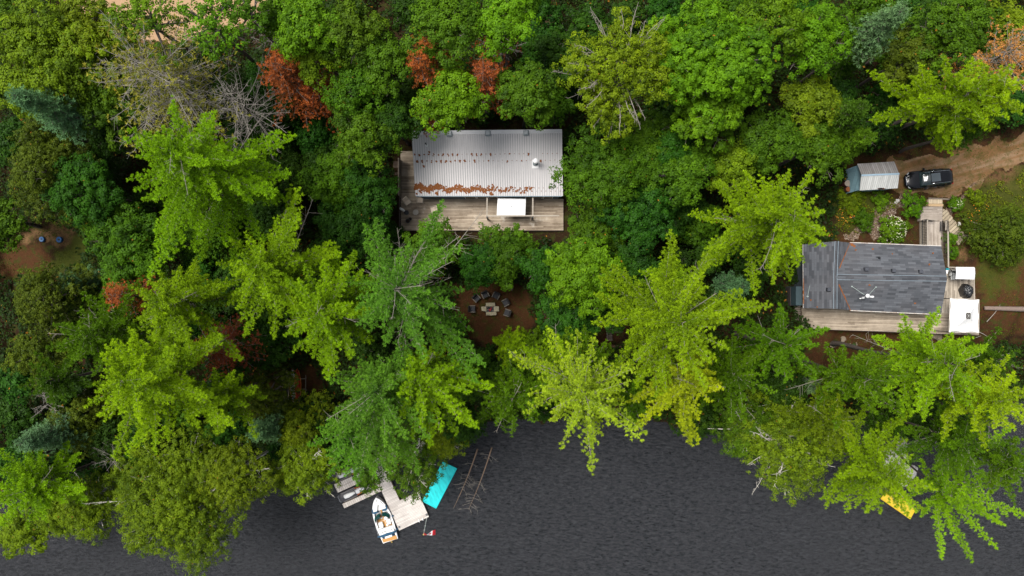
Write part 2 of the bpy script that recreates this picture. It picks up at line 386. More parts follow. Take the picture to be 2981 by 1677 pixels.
def broadleaf(seed, R, top, depth, base=(0, 0, 0), lobes=11, leaf=.17, dens=1.0, clump=.42, cone=0.0, limb=(.10, .02), gaps=.12, bare=0, trunk_r=.22, flat=.55, per=34):
    """a crown of leaf clumps spread over many lobes"""
    rng = np.random.default_rng(seed)
    paths = []; rad = []
    b = np.array(base, float); cz = top - depth * .62
    tp = [np.array([b[0] * (1 - s) ** 1.4, b[1] * (1 - s) ** 1.4, b[2] - .3 + (cz - b[2] + .3) * s]) + np.array([.15 * math.sin(5 * s + seed), .15 * math.cos(4 * s + seed), 0]) * s * (1 - s) * 4 for s in np.linspace(0, 1, 8)]
    paths.append(tp); rad.append((trunk_r, trunk_r * .5))
    LC = [np.array([0, 0, top - depth * .42])]; LR = [R * .52]
    for i in range(lobes):
        a = 6.283 * (i * .618) + rng.normal(0, .25); q = math.sqrt((i + .7) / lobes) * (.80 + rng.normal(0, .07)); rr = R * rng.uniform(.19, .42); q *= 1 + .16 * math.sin(3 * a + seed) + .08 * math.sin(5 * a + 2 * seed)
        q = min(q, 1 - rr / R * .55); hz = top - rr * .8 - depth * (.62 + .3 * cone) * q ** (1.9 if cone < .5 else 1.0) + rng.normal(0, .09) * depth
        LC.append(np.array([math.cos(a) * q * R, math.sin(a) * q * R, hz])); LR.append(rr)
    C = []; N = []; V = []
    for c, r in zip(LC, LR):
        start = np.array([0, 0, cz + rng.uniform(-.15, .1) * depth])
        mid = start * .5 + c * .5 - UP * .08 * r + rng.normal(0, .12, 3) * r
        paths.append([start, mid, c, c + nrm(c - start) * r * .6]); rad.append(limb)
        for q in range(3):
            d = nrm(rng.normal(0, 1, 3) + UP * .5); paths.append([c, c + d * r * .45 + rng.normal(0, .05, 3), c + d * r * .92]); rad.append((.03, .009))
        m = int(dens * 2.9 * (r ** 2) / (clump ** 2)) + 5
        d = nrm(rng.normal(0, 1, (m, 3)) + UP * .55); d[:, 2] = np.where(d[:, 2] < -.35, -d[:, 2], d[:, 2])
        d = nrm(d)
        rr = r * (1 + rng.normal(0, .13, m)) * np.where(rng.random(m) < .22, rng.uniform(.5, .9, m), 1) + rng.normal(0, .10, m)
        p = c + d * rr[:, None] * np.array([1, 1, flat + .25])
        keep = rng.random(m) > gaps
        C.append(p[keep]); N.append(d[keep]); V.append(np.clip(rng.normal(.45, .16, keep.sum()) + .12 * rng.normal(), 0, 1))
    C = np.concatenate(C); N = np.concatenate(N); V = np.concatenate(V); n = len(C)
    for q in range(bare):
        a = rng.uniform(0, 6.28); el = rng.uniform(-.1, .9); st = np.array([0, 0, cz + rng.uniform(-.1, .25) * depth])
        d = nrm(np.array([math.cos(a), math.sin(a), el])); ll = R * rng.uniform(.85, 1.2)
        main = [st, st + d * ll * .4 + rng.normal(0, .1, 3), st + d * ll * .75 + rng.normal(0, .15, 3), st + d * ll]; paths.append(main); rad.append((.06, .012))
        for w in range(16):
            u = rng.uniform(.35, 1); p0 = st + d * ll * u; dd = nrm(d * .8 + rng.normal(0, .6, 3)); l2 = rng.uniform(.3, 1.1) * (1.3 - u); paths.append([p0, p0 + dd * l2 * .5 + rng.normal(0, .05, 3), p0 + dd * l2]); rad.append((.018, .007))
    nb = per
    cr = clump * rng.uniform(.7, 1.25, n)
    sph = nrm(rng.normal(0, 1, (n * nb, 3)) + np.repeat(N, nb, 0) * .5 + UP * .8); off = sph * (np.repeat(cr, nb) * rng.uniform(.55, 1.05, n * nb))[:, None] * np.array([1, 1, .72])
    pc = np.repeat(C, nb, 0) + off
    nn = nrm(np.repeat(N, nb, 0) * .30 + nrm(off) * .75 + UP * .40 + rng.normal(0, .32, (n * nb, 3)))
    t1 = nrm(np.cross(nn, rng.normal(0, 1, (n * nb, 3)))); t2 = np.cross(nn, t1)
    s = leaf * rng.uniform(.65, 1.3, n * nb)[:, None]
    Vv = np.empty((n * nb, 4, 3)); Vv[:, 0] = pc - t1 * s * .5; Vv[:, 1] = pc + t2 * s * .34; Vv[:, 2] = pc + t1 * s * .5; Vv[:, 3] = pc - t2 * s * .34
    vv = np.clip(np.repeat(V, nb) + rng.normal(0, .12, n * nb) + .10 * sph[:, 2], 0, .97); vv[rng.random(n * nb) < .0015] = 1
    Vw, Qw = tubes_np(paths, rad, 4)
    return Vv.reshape(-1, 3), vv, Vw, Qw

PROTO = {}
def leafmesh(name, V, vals): return np_mesh(name, V, quads=np.arange(len(V)).reshape(-1, 4), attr=vals)

COLS = {  # crown colours (albedo)
    'lime': (.165, .315, .008), 'limey': (.205, .335, .008), 'pale': (.250, .380, .025), 'green': (.072, .165, .006), 'mid': (.046, .110, .006), 'dark': (.020, .055, .006), 'deep': (.020, .072, .008),
    'olive': (.100, .160, .007), 'dolive': (.055, .088, .008), 'yellow': (.235, .310, .012), 'blue': (.105, .200, .085), 'sea': (.090, .225, .030), 'rust': (.30, .085, .024), 'tan': (.42, .22, .10), 'grey': (.24, .24, .045)}

def make_tree(kind, vx, vy, rv, ztop, col, label, group=None, outline=None, seed=None, **kw):
    """vx, vy: apex in the 2576 px wide view of the photograph; rv: apparent crown radius there"""
    seed = seed if seed is not None else int(vx * 7 + vy * 13)
    x, y, _ = PV(vx, vy, ztop); zc = ztop - 2.0
    R = rv * (H - zc) / 1717.0 * (.93 if kind in ('maple', 'oak', 'birch', 'poplar', 'cedar') else 1.04)
    gx, gy = x, y
    lim = float(shore_y(gx)) + 1.0
    if gy < lim: gy = lim; gx = x * .97
    g0 = gz(gx, gy); base = (gx - x, gy - y, g0)
    rng = np.random.default_rng(seed); rz = rng.uniform(0, 6.28)
    names = {'pine': 'white_pine', 'wisp': 'white_pine', 'spruce': 'spruce_tree', 'cedar': 'cedar_tree', 'maple': 'maple_tree', 'oak': 'oak_tree', 'birch': 'birch_tree', 'poplar': 'poplar_tree',
             'deadpine': 'dead_pine', 'rust': 'dead_conifer', 'bush': 'bush', 'hydrangea': 'hydrangea_bush', 'bare': 'bare_tree', 'sapling': 'young_pine'}
    cats = {'pine': 'pine tree', 'wisp': 'pine tree', 'sapling': 'pine tree', 'spruce': 'spruce tree', 'cedar': 'cedar tree', 'maple': 'maple tree', 'oak': 'oak tree', 'birch': 'birch tree', 'poplar': 'poplar tree',
            'deadpine': 'dead tree', 'rust': 'dead tree', 'bare': 'dead tree', 'bush': 'bush', 'hydrangea': 'bush'}
    root = empty(names[kind], (gx, gy, g0), 0, label, cats[kind], group)
    bl = tuple(base); wood = M_BARK; lm = M_LEAF
    args = dict(outline=outline); args.update(kw)
    off = np.array([gx - x, gy - y, g0])
    if kind in ('pine', 'wisp', 'sapling'):
        k = dict(depth=min(ztop * .6, R * 1.5), per=6, whorl=.80, nb=22, tuft=.23, bw=.030, side=.22, spacing=.165, vn=.05, bare=.06, jit=.26, start=.10, limb_r=.055, feather=1)
        if kind == 'wisp': k.update(dict(fill=.72, per=7, whorl=.85, jit=.35, bare=.08, rise=.3, side=.24, limb_r=.06))
        if kind == 'sapling': k.update(dict(depth=R * 2.6, per=6, whorl=.5, tip=.1, expo=.9, jit=.15, trunk_r=.1, limb_r=.03, rise=.25))
        k.update(args); dp = k.pop('depth'); V, vv, W, Q = conifer(seed, R, ztop, dp, bl, **k); lm = M_NEEDLE; wood = M_BARKPALE
    elif kind == 'spruce':
        k = dict(depth=R * 3.6, per=8, whorl=.42, expo=.95, tip=.05, rise=.05, droop=.12, tuft=.24, nb=10, bw=.05, start=.05, jit=.16, limb_r=.03, side=.30, spacing=.2, trunk_r=.2)
        k.update(args); dp = k.pop('depth'); V, vv, W, Q = conifer(seed, R, ztop, dp, bl, **k); lm = M_SPRUCE
    elif kind == 'rust':
        k = dict(depth=R * 2.8, per=7, whorl=.42, expo=.8, tip=.10, rise=.05, droop=.1, tuft=.20, nb=14, bw=.032, start=.1, jit=.40, limb_r=.025, side=.28, spacing=.17, trunk_r=.13, fill=.66, bare=.12, vn=.2)
        k.update(args); dp = k.pop('depth'); V, vv, W, Q = conifer(seed, R, ztop, dp, bl, **k); lm = M_RUST
    elif kind == 'deadpine':
        k = dict(depth=R * 1.8, per=6, whorl=.7, fill=.18, twigs=True, tuft=.24, nb=10, bw=.05, limb_r=.04, side=.25, jit=.3, start=.2)
        k.update(args); dp = k.pop('depth'); V, vv, W, Q = conifer(seed, R, ztop, dp, bl, **k); lm = M_NEEDLE; wood = M_DEADWOOD
    elif kind == 'bare':
        k = dict(depth=R * 2.2, per=4, whorl=.6, fill=0, twigs=True, limb_r=.04, jit=.35, trunk_r=.14)
        k.update(args); dp = k.pop('depth'); V, vv, W, Q = conifer(seed, R, ztop, dp, bl, **k); wood = M_DEADWOOD
    else:
        args.pop('outline')
        k = dict(depth=R * 1.15, lobes=15, leaf=.20, clump=.46, per=44)
        if kind == 'cedar': k = dict(depth=R * 1.7, lobes=20, leaf=.15, clump=.28, cone=.9, per=20, gaps=.1); lm = M_LEAF
        if kind == 'birch': k.update(lobes=24, leaf=.14, clump=.36, gaps=.25, dens=1.1, limb=(.09, .03), per=34, bare=2); wood = M_BIRCH
        if kind == 'oak': k.update(lobes=20, leaf=.17, clump=.38, gaps=.32, bare=26, limb=(.11, .02), per=36); wood = M_BARKPALE
        if kind == 'poplar': k.update(lobes=14, leaf=.20, clump=.36, gaps=.35, dens=.55, limb=(.13, .03), per=22, trunk_r=.3)
        if kind in ('bush', 'hydrangea'): k = dict(depth=R * 1.1, lobes=8, leaf=.13, clump=.22, trunk_r=.05, limb=(.02, .01), gaps=.05, per=24)
        k.update(args); dp = k.pop('depth'); V, vv, W, Q = broadleaf(seed, R, ztop, dp, bl, **k)
    if V is not None:
        cr = link('crown', leafmesh('crown', V - off, vv), lm, root); c = np.array(COLS[col]) if isinstance(col, str) else np.array(col)
        c = c * np.array([1 + rng.normal(0, .04), 1 + rng.normal(0, .05), 1 + rng.normal(0, .05)]); cr.color = (*c, 1)
        NFACE[0] += len(vv)
    link('trunk', np_mesh('trunk', W - off, quads=Q, smooth=True), [M_BARKTRUNK if wood is not M_BIRCH else M_BIRCH, wood], root, nfirst=28 if kind in ('maple', 'oak', 'birch', 'poplar', 'cedar', 'bush', 'hydrangea') else 44)
    return root
NFACE = [0]
# ---------------------------------------------------------------- terrain, roads, water
CLEAR_FIRE = [(1325, 850), (1390, 822), (1480, 818), (1540, 850), (1552, 930), (1520, 990), (1420, 1010), (1350, 975), (1318, 910)]
CLEAR_LEFT = [(0, 720), (60, 680), (110, 650), (205, 650), (235, 700), (235, 760), (170, 800), (60, 810), (0, 780)]
CLEAR_YARD = [(2430, 560), (2455, 470), (2600, 430), (2981, 370), (3300, 330), (3300, 1010), (2981, 1000), (2860, 1010), (2700, 1060), (2500, 1120), (2420, 1150), (2370, 1180), (2340, 1120), (2345, 960), (2310, 890), (2400, 700), (2420, 640)]
CLEAR_STEP = [(1690, 940), (1830, 930), (1840, 1010), (1700, 1010)]
CLEAR_RACK = [(780, 1080), (930, 1070), (930, 1140), (860, 1150), (760, 1180)]
CLEAR_ROAD = [(150, -160), (860, -160), (830, 60), (700, 90), (560, 132), (430, 132), (300, 100), (180, 20)]
CLEAR_HOUSE = [(1140, 370), (1660, 360), (1660, 700), (1150, 700)]
CLEARS = [CLEAR_FIRE, CLEAR_LEFT, CLEAR_YARD, CLEAR_STEP, CLEAR_RACK, CLEAR_ROAD, CLEAR_HOUSE]
def to_px(x, y, z=0.0): return CX + np.asarray(x) * F / (H - z), CY - np.asarray(y) * F / (H - z)

def axis_coords(lo, hi, step, far):
    a = list(np.arange(lo, hi + step / 2, step)); s = step; l = [a[0]]; r = [a[-1]]
    while l[-1] > -far: s *= 1.5; l.append(l[-1] - s)
    s = step
    while r[-1] < far: s *= 1.5; r.append(r[-1] + s)
    return np.array(l[:0:-1] + a + r[1:])
def blur(a, n):
    for _ in range(n):
        a = (a + np.roll(a, 1, 0) + np.roll(a, -1, 0) + np.roll(a, 1, 1) + np.roll(a, -1, 1)) / 5
    return a
gx_ = axis_coords(-66, 66, .33, 500); gy_ = axis_coords(-42, 40, .33, 500)
GX, GY = np.meshgrid(gx_, gy_); GZ = ground_z(GX, GY)
PX, PY = to_px(GX, GY)
jx = PX + 14 * np.sin(GY * 1.1 + np.sin(GX * .7) * 2) + 7 * np.sin(GY * 3.1 + GX); jy = PY + 12 * np.sin(GX * 1.2 + np.cos(GY * .8) * 2) + 6 * np.cos(GX * 3.3 - GY)
mk_red = np.zeros_like(GX); mk_tan = np.zeros_like(GX); mk_grass = np.zeros_like(GX)
mk_red[inpoly(jx, jy, CLEAR_FIRE)] = 1; mk_red[inpoly(jx, jy, CLEAR_STEP)] = .6; mk_red[inpoly(jx, jy, CLEAR_RACK)] = .7
mk_red[inpoly(jx, jy, CLEAR_YARD)] = .40; mk_red[inpoly(jx, jy, [(0, 700), (60, 690), (170, 760), (200, 830), (60, 830), (0, 790)])] = .75
mk_red[inpoly(jx, jy, [(2840, 780), (2990, 760), (2990, 960), (2860, 900)])] = .95; mk_red[inpoly(jx, jy, [(2380, 960), (2860, 985), (2700, 1080), (2400, 1190), (2330, 1150)])] = .85
mk_tan[inpoly(jx, jy, [(65, 700), (95, 665), (150, 645), (205, 655), (205, 715), (190, 725), (150, 720), (120, 705), (70, 708)])] = .62
mk_tan[inpoly(jx, jy, [(2590, 470), (2760, 540), (2900, 500), (2981, 470), (2981, 520), (2800, 580), (2600, 560)])] = .35
mk_tan[inpoly(jx, jy, [(2785, 700), (2815, 705), (2810, 775), (2775, 775)])] = .6
mk_tan[inpoly(jx, jy, CLEAR_ROAD)] = .9; mk_tan[inpoly(jx, jy, [(2840, 500), (3000, 470), (3000, 560), (2860, 560)])] = .5
mk_grass[inpoly(jx, jy, [(2430, 550), (2560, 555), (2630, 580), (2560, 650), (2480, 680), (2430, 650)])] = .8
mk_grass[inpoly(jx, jy, [(2780, 600), (2850, 545), (3000, 480), (3000, 760), (2880, 800), (2850, 720), (2790, 660)])] = .8
mk_grass[inpoly(jx, jy, [(170, 730), (260, 640), (280, 800), (150, 800)])] = .8
mk_grass[inpoly(jx, jy, [(2830, 720), (2981, 770), (2981, 850), (2850, 880), (2840, 790)])] = .62
mk_red, mk_tan, mk_grass = blur(mk_red, 4), blur(mk_tan, 3), blur(mk_grass, 5)
ny, nx = GX.shape
ii = np.arange(ny * nx).reshape(ny, nx)
Qg = np.stack([ii[:-1, :-1], ii[:-1, 1:], ii[1:, 1:], ii[1:, :-1]], -1).reshape(-1, 4)
t = NT("forest_floor"); co = t.coord()
vc = t.n("ShaderNodeVertexColor", layer_name="mask"); sep = t.n("ShaderNodeSeparateColor"); t.l(vc.outputs[0], sep.inputs[0])
n1 = t.noise(co, .9, 8, .7); n2 = t.noise(co, 5.0, 8, .75); n3 = t.noise(co, 18, 4, .7)
litter = t.mix(n2, (.010, .007, .004), (.040, .021, .009))
red = t.mix(n2, (.020, .009, .004), (.105, .045, .018))
tan_ = t.mix(n2, (.06, .033, .015), (.24, .14, .065))
grs = t.mix(n3, (.010, .018, .003), (.085, .105, .012))
def fmask(s, k=.55): return t.ramp(t.math('ADD', s, t.math('MULTIPLY', t.math('SUBTRACT', n1, .5), 1.6)), [(k - .22, 0), (k + .22, 1)])
c = t.mix(fmask(sep.outputs[0], .38), litter, red); c = t.mix(fmask(sep.outputs[1], .45), c, tan_)
c = t.mix(t.math('MULTIPLY', fmask(sep.outputs[2], .45), .8), c, grs)
c = t.mix(t.ramp(t.noise(co, 1.3, 7, .75), [(.50, 0), (.60, .75)]), c, t.mix(n3, (.02, .03, .005), (.05, .06, .01)))
c = t.mix(t.ramp(t.noise(co, 26, 2, .5), [(.72, 0), (.76, 1)]), c, (.42, .30, .18))
M_GROUND = t.bsdf(c, .95, 0, .1, bump=n2, bstr=.8, bdist=.06)
g = link('ground', np_mesh('ground', np.stack([GX, GY, GZ], -1).reshape(-1, 3), quads=Qg, smooth=True,
         col=np.stack([mk_red, mk_tan, mk_grass, np.ones_like(GX)], -1).reshape(-1, 4)), M_GROUND)
tag(g, 'brown needle-covered forest floor falling to the lake', 'ground', kind='structure')

def sheet(name, poly, mat, label, cat, lift=.028, step=.09, jit=.8):
    pw = np.array([P(a, b, 0)[:2] for a, b in poly]); lo = pw.min(0) - .5; hi = pw.max(0) + .5
    xs = np.arange(lo[0], hi[0], step); ys = np.arange(lo[1], hi[1], step); X, Y = np.meshgrid(xs, ys)
    jX = X.copy(); jY = Y.copy(); rj = np.random.default_rng(len(poly))
    for fr_, am in ((.9, .30), (1.7, .22), (3.1, .14), (5.3, .09), (9.0, .06), (15.0, .035)):
        for q_ in range(2):
            a1, a2 = rj.uniform(0, 6.28, 2); ph = rj.uniform(0, 6.28, 2)
            jX += jit * am * np.sin(fr_ * (X * math.cos(a1) + Y * math.sin(a1)) + ph[0]); jY += jit * am * np.sin(fr_ * (X * math.cos(a2) + Y * math.sin(a2)) + ph[1])
    ins = inpoly(jX, jY, [tuple(p) for p in pw]); V = np.stack([X, Y, ground_z(X, Y) + lift], -1).reshape(-1, 3)
    n2_, n1_ = X.shape; id_ = np.arange(n2_ * n1_).reshape(n2_, n1_)
    ok = ins[:-1, :-1] & ins[:-1, 1:] & ins[1:, 1:] & ins[1:, :-1]
    Q = np.stack([id_[:-1, :-1], id_[:-1, 1:], id_[1:, 1:], id_[1:, :-1]], -1)[ok]
    used = np.unique(Q); mp = np.zeros(len(V), int); mp[used] = np.arange(len(used))
    o = link(name, np_mesh(name, V[used], quads=mp[Q], smooth=True), mat); return tag(o, label, cat, kind='structure')
t = NT("dirt_road"); co = t.coord(); n2 = t.noise(co, 3.0, 8, .7); n3 = t.noise(co, 14, 5, .7)
c = t.mix(n2, (.30, .19, .105), (.48, .32, .195)); c = t.mix(t.math('MULTIPLY', n3, .5), c, (.30, .19, .11)); M_ROAD = t.bsdf(c, .95, 0, .1, bump=n3, bstr=.4)
sheet('dirt_road', [(170, -120), (860, -120), (832, 30), (760, 62), (640, 100), (560, 122), (450, 122), (330, 88), (230, 50), (165, 0)], M_ROAD, 'pale sandy dirt road behind the trees at the top left', 'road')
t = NT("driveway"); co = t.coord(rot=(0, 0, math.radians(-17))); n2 = t.noise(co, 2.0, 8, .75); n3 = t.noise(co, 16, 5, .7)
st_ = t.n("ShaderNodeMapping"); t.l(co, st_.inputs[0]); st_.inputs['Scale'].default_value = (.12, 1.1, 1); n4 = t.noise(st_.outputs[0], 1.2, 4, .6)
c = t.mix(n2, (.070, .034, .013), (.26, .145, .065)); c = t.mix(t.ramp(n4, [(.42, 0), (.62, .7)]), c, t.mix(n3, (.17, .11, .065), (.36, .25, .165)))
c = t.mix(t.ramp(t.noise(co, 1.1, 7, .75), [(.46, 0), (.62, .7)]), c, t.mix(n3, (.030, .035, .008), (.10, .09, .022))); M_DRIVE = t.bsdf(c, .95, 0, .1, bump=n3, bstr=.6)
sheet('driveway', [(2580, 480), (2640, 445), (2750, 452), (2850, 425), (2930, 398), (3010, 370), (3250, 300), (3290, 440), (3000, 465), (2930, 488), (2860, 528), (2810, 564), (2745, 582), (2690, 576), (2640, 566), (2600, 570), (2570, 540)], M_DRIVE, 'sandy brown dirt driveway curving in to the black car', 'driveway')
t = NT("gravel_path"); co = t.coord(); vo = t.n("ShaderNodeTexVoronoi"); t.l(co, vo.inputs[0]); vo.inputs['Scale'].default_value = 13
sc_ = t.n("ShaderNodeSeparateColor"); t.l(vo.outputs['Color'], sc_.inputs[0])
c = t.ramp(sc_.outputs[0], [(0, (.045, .028, .018)), (.4, (.13, .085, .055)), (.75, (.21, .15, .105)), (1, (.36, .30, .25))]); c = t.mix(t.ramp(t.noise(co, 1.4, 5, .7), [(.52, 0), (.7, .7)]), c, (.06, .03, .012))
M_GRAVEL = t.bsdf(c, .95, 0, .2, bump=vo.outputs['Distance'], bstr=.8, bdist=.04)
sheet('gravel_path', [(2608, 572), (2668, 570), (2640, 600), (2605, 625), (2574, 655), (2547, 687), (2510, 704), (2465, 712), (2450, 684), (2490, 671), (2520, 650), (2540, 626), (2570, 596)], M_GRAVEL, 'curved path of small brown stones around the flower bushes', 'path', lift=.035)
sheet('gravel_edge', [(2762, 590), (2800, 565), (2838, 545), (2850, 552), (2815, 580), (2790, 600), (2775, 640), (2760, 625)], M_GRAVEL, 'strip of small stones along the driveway edge', 'path', lift=.045)
# water
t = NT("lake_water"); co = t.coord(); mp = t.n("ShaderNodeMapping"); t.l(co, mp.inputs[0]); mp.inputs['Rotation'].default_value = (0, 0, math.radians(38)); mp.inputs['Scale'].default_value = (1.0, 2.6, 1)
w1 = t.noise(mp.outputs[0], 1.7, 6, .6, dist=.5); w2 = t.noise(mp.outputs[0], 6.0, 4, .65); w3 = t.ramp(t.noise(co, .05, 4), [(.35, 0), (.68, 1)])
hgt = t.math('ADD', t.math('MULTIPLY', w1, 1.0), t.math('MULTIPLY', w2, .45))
c = t.mix(t.ramp(hgt, [(.52, 0), (.92, 1)]), (.012, .014, .018), (.072, .075, .084))  # light and dark of the ripples painted into the base colour
c = t.mix(t.math('MULTIPLY', w3, .55), c, t.mix(w2, (.024, .026, .030), (.078, .080, .088)))  # broad paler sheen of wind patches, also painted into the colour
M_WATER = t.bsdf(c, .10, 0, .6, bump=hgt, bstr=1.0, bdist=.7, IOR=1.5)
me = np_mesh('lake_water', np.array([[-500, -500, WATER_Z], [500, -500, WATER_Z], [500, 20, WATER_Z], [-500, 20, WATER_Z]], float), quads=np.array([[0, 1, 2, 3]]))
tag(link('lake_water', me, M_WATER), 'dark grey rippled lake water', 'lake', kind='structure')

# ---------------------------------------------------------------- undergrowth and garden cover (uncountable)
def scatter(n, seed, box):
    r = np.random.default_rng(seed); x = r.uniform(box[0], box[2], n); y = r.uniform(box[1], box[3], n); return x, y, r
def leaf_field(name, X, Y, Z, rng, size, col, mat, label, cat, up=.9, jitter=.4, kind='stuff'):
    n = len(X); C = np.stack([X, Y, Z], -1); nn = nrm(UP * up + rng.normal(0, jitter, (n, 3)))
    t1 = nrm(np.cross(nn, rng.normal(0, 1, (n, 3)))); t2 = np.cross(nn, t1); s = size * rng.uniform(.6, 1.3, n)[:, None]
    V = np.empty((n, 4, 3)); V[:, 0] = C - t1 * s * .5; V[:, 1] = C + t2 * s * .32; V[:, 2] = C + t1 * s * .5; V[:, 3] = C - t2 * s * .32
    o = link(name, leafmesh(name, V.reshape(-1, 3), np.clip(.45 + rng.normal(0, .25, n), 0, 1)), mat); o.color = (*col, 1); NFACE[0] += n
    return tag(o, label, cat, kind=kind)
x, y, r = scatter(420000, 5, (-62, -24, 62, 37))
px, py = to_px(x, y); keep = (y - shore_y(x)) > .3
for poly in CLEARS: keep &= ~inpoly(px + 10 * np.sin(y * 2), py + 10 * np.sin(x * 2.3), poly)
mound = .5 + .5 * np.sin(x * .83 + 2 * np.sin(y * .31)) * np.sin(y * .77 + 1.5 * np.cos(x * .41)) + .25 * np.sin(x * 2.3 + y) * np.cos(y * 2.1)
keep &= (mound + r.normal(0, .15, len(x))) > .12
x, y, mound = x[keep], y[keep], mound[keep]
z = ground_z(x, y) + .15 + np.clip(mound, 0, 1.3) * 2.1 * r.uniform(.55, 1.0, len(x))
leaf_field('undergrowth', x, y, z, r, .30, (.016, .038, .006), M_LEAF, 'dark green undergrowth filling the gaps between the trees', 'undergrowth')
x, y, r = scatter(90000, 6, (28, -14, 62, 17)); px, py = to_px(x, y)
zone = inpoly(px + 8 * np.sin(y * 2.7), py + 8 * np.sin(x * 2.9), [(2440, 560), (2560, 560), (2625, 580), (2590, 610), (2555, 640), (2500, 672), (2440, 690), (2400, 700)]) | inpoly(px, py + 10 * np.sin(x * 2), [(2790, 612), (2830, 570), (2981, 500), (3100, 480), (3100, 640), (2960, 600), (2880, 640), (2850, 690), (2815, 660)])
pt = np.sin(x * 1.9 + np.sin(y * 1.3) * 2) * np.sin(y * 2.2 + x * .6) + r.normal(0, .25, len(x)); zone &= pt > -.05
x, y, pt = x[zone], y[zone], pt[zone]
leaf_field('garden_plants', x, y, ground_z(x, y) + .06 + np.clip(pt, 0, 1) * .45 * r.uniform(.4, 1, len(x)), r, .17, (.115, .150, .012), M_LEAF, 'low yellow-green garden plants and weeds around the driveway', 'garden plants', up=.7)
x, y, r = scatter(210000, 8, (-62, -20, 62, 17)); px, py = to_px(x, y)
zone = (inpoly(px, py, CLEAR_YARD) | inpoly(px, py, CLEAR_LEFT)) & (np.sin(x * .9 + np.sin(y * .8) * 2) * np.sin(y * 1.1 + x * .3) + r.normal(0, .35, len(x)) > .22)
x, y = x[zone], y[zone]
leaf_field('grass', x, y, ground_z(x, y) + .05, r, .10, (.062, .085, .009), M_LEAF, 'short patchy grass on the brown yard', 'grass', up=.6, jitter=.6)
# orange lilies
x, y, r = scatter(2600, 9, (30, 3, 54, 12)); px, py = to_px(x, y)
zone = (((px - 2455) / 32) ** 2 + ((py - 630) / 26) ** 2 < 1) | ((((px - 2835) / 45) ** 2 + ((py - 625) / 40) ** 2 < 1) & (r.random(len(x)) < .35))
x, y = x[zone], y[zone]; M_ORANGE = plain('orange_petals', (.75, .28, .015), .6)
n = len(x); Z = ground_z(x, y) + .5
o = leaf_field('lily_flowers', x, y, Z, r, .13, (.75, .28, .02), M_ORANGE, 'scattered small orange lilies beside the cottage garden', 'flowers')
# ================================================================ metal-roofed cottage
def loc_of(px, py, z=None):
    x, y, _ = P(px, py, 0 if z is None else z)
    return (x, y, gz(x, y) if z is None else z)
M_SIDING = plain('blue_grey_siding', (.085, .13, .17), .7, .15, 1.5)
M_GLASS = plain('window_glass', (.05, .07, .07), .12, .3, .8, spec=.8)
M_WHITE = plain('white_paint', (.78, .78, .78), .5, .04, 2.0)
M_WFABRIC = plain('white_fabric', (.80, .80, .80), .8, .03, 1.5)
M_DARK = plain('dark_metal', (.025, .027, .03), .5, .3, 4.0)
M_GALV = plain('galvanised_steel', (.25, .29, .30), .5, .15, 4.0)
M_WOODG = plain('grey_timber', (.20, .165, .13), .9, .4, 6.0)
M_WOODD = plain('dark_timber', (.055, .042, .035), .9, .4, 5.0)
M_DECK1 = planks('cottage_deck_boards', (.14, .10, .065), (.52, .43, .33), .15, 0, stain=(.74, .69, .61))
M_DECK2 = planks('long_deck_boards', (.13, .10, .07), (.50, .415, .32), .15, math.radians(-1.5), seams=3.6)
M_DECK2N = planks('side_deck_boards', (.17, .14, .11), (.54, .47, .38), .15, math.radians(88.5))
M_RAMP = planks('entry_boards', (.20, .165, .13), (.55, .47, .40), .15, 0)
M_RAMPN = planks('ramp_boards', (.22, .18, .145), (.56, .49, .42), .14, math.radians(90))
M_STEP = planks('step_boards', (.17, .13, .09), (.48, .40, .28), .32, math.radians(43), gw=.12)
M_LANDING = planks('landing_boards', (.42, .33, .22), (.66, .54, .38), .18, math.radians(90), gw=.06)
M_SCREEN = planks('old_dark_boards', (.05, .035, .025), (.15, .11, .085), .2, math.radians(90))
# metal roof: ribs every 0.23 m
t = NT('metal_roof_sheet'); co = t.coord(); sp = t.n("ShaderNodeSeparateXYZ"); t.l(co, sp.inputs[0])
r_ = t.math('DIVIDE', sp.outputs[0], .2315); fr = t.math('SUBTRACT', r_, t.math('FLOOR', r_))
n1 = t.noise(co, .8, 5, .6); n2 = t.noise(co, 5, 6, .7)
c = t.mix(n1, (.56, .54, .54), (.64, .62, .62)); c = t.mix(t.math('MULTIPLY', t.math('LESS_THAN', fr, .16), .5), c, (.16, .165, .175))
c = t.mix(t.ramp(n2, [(.60, 0), (.80, .35)]), c, (.26, .24, .23))
M_METAL = t.bsdf(c, .5, 0, .4)
Z0, Z1 = 3.5, 5.8
rTL, rTR = P(1198, 382, Z1), P(1636, 377, Z1); rBL, rBR = P(1209, 570.5, Z0), P(1639, 570.5, Z0)
hc = ((rBL[0] + rBR[0]) / 2, (rBL[1] + rTL[1]) / 2, gz(-2, 12) - .0)
house1 = empty('metal_roof_cottage', hc, 0, 'cottage with a long light grey ribbed metal roof strewn with orange pine needles', 'cottage')
m = MB(); m.slab([rBL, rBR, rTR, rTL], .10)
def on_roof(u, v, up=0.0):   # u along the ridge 0..1, v from eave 0 to ridge 1
    a = Vector(rBL).lerp(Vector(rBR), u); b = Vector(rTL).lerp(Vector(rTR), u); p = a.lerp(b, v); return (p.x, p.y, p.z + up)
roof = m.build('roof', M_METAL, house1, off=hc)
m = MB(); W = rBR[0] - rBL[0]
for i in range(1, 64):
    u = i / 64; p0, p1 = on_roof(u, .0, .012), on_roof(u, .955, .012); m.tube([p0, p1], .018, 4)
m.build('rib', plain('roof_ribs', (.36, .36, .38), .5, .1), roof, off=hc)
m = MB(); m.slab([on_roof(0, .945, .04), on_roof(1, .945, .04), on_roof(1, 1.003, .045), on_roof(0, 1.003, .045)], .03)
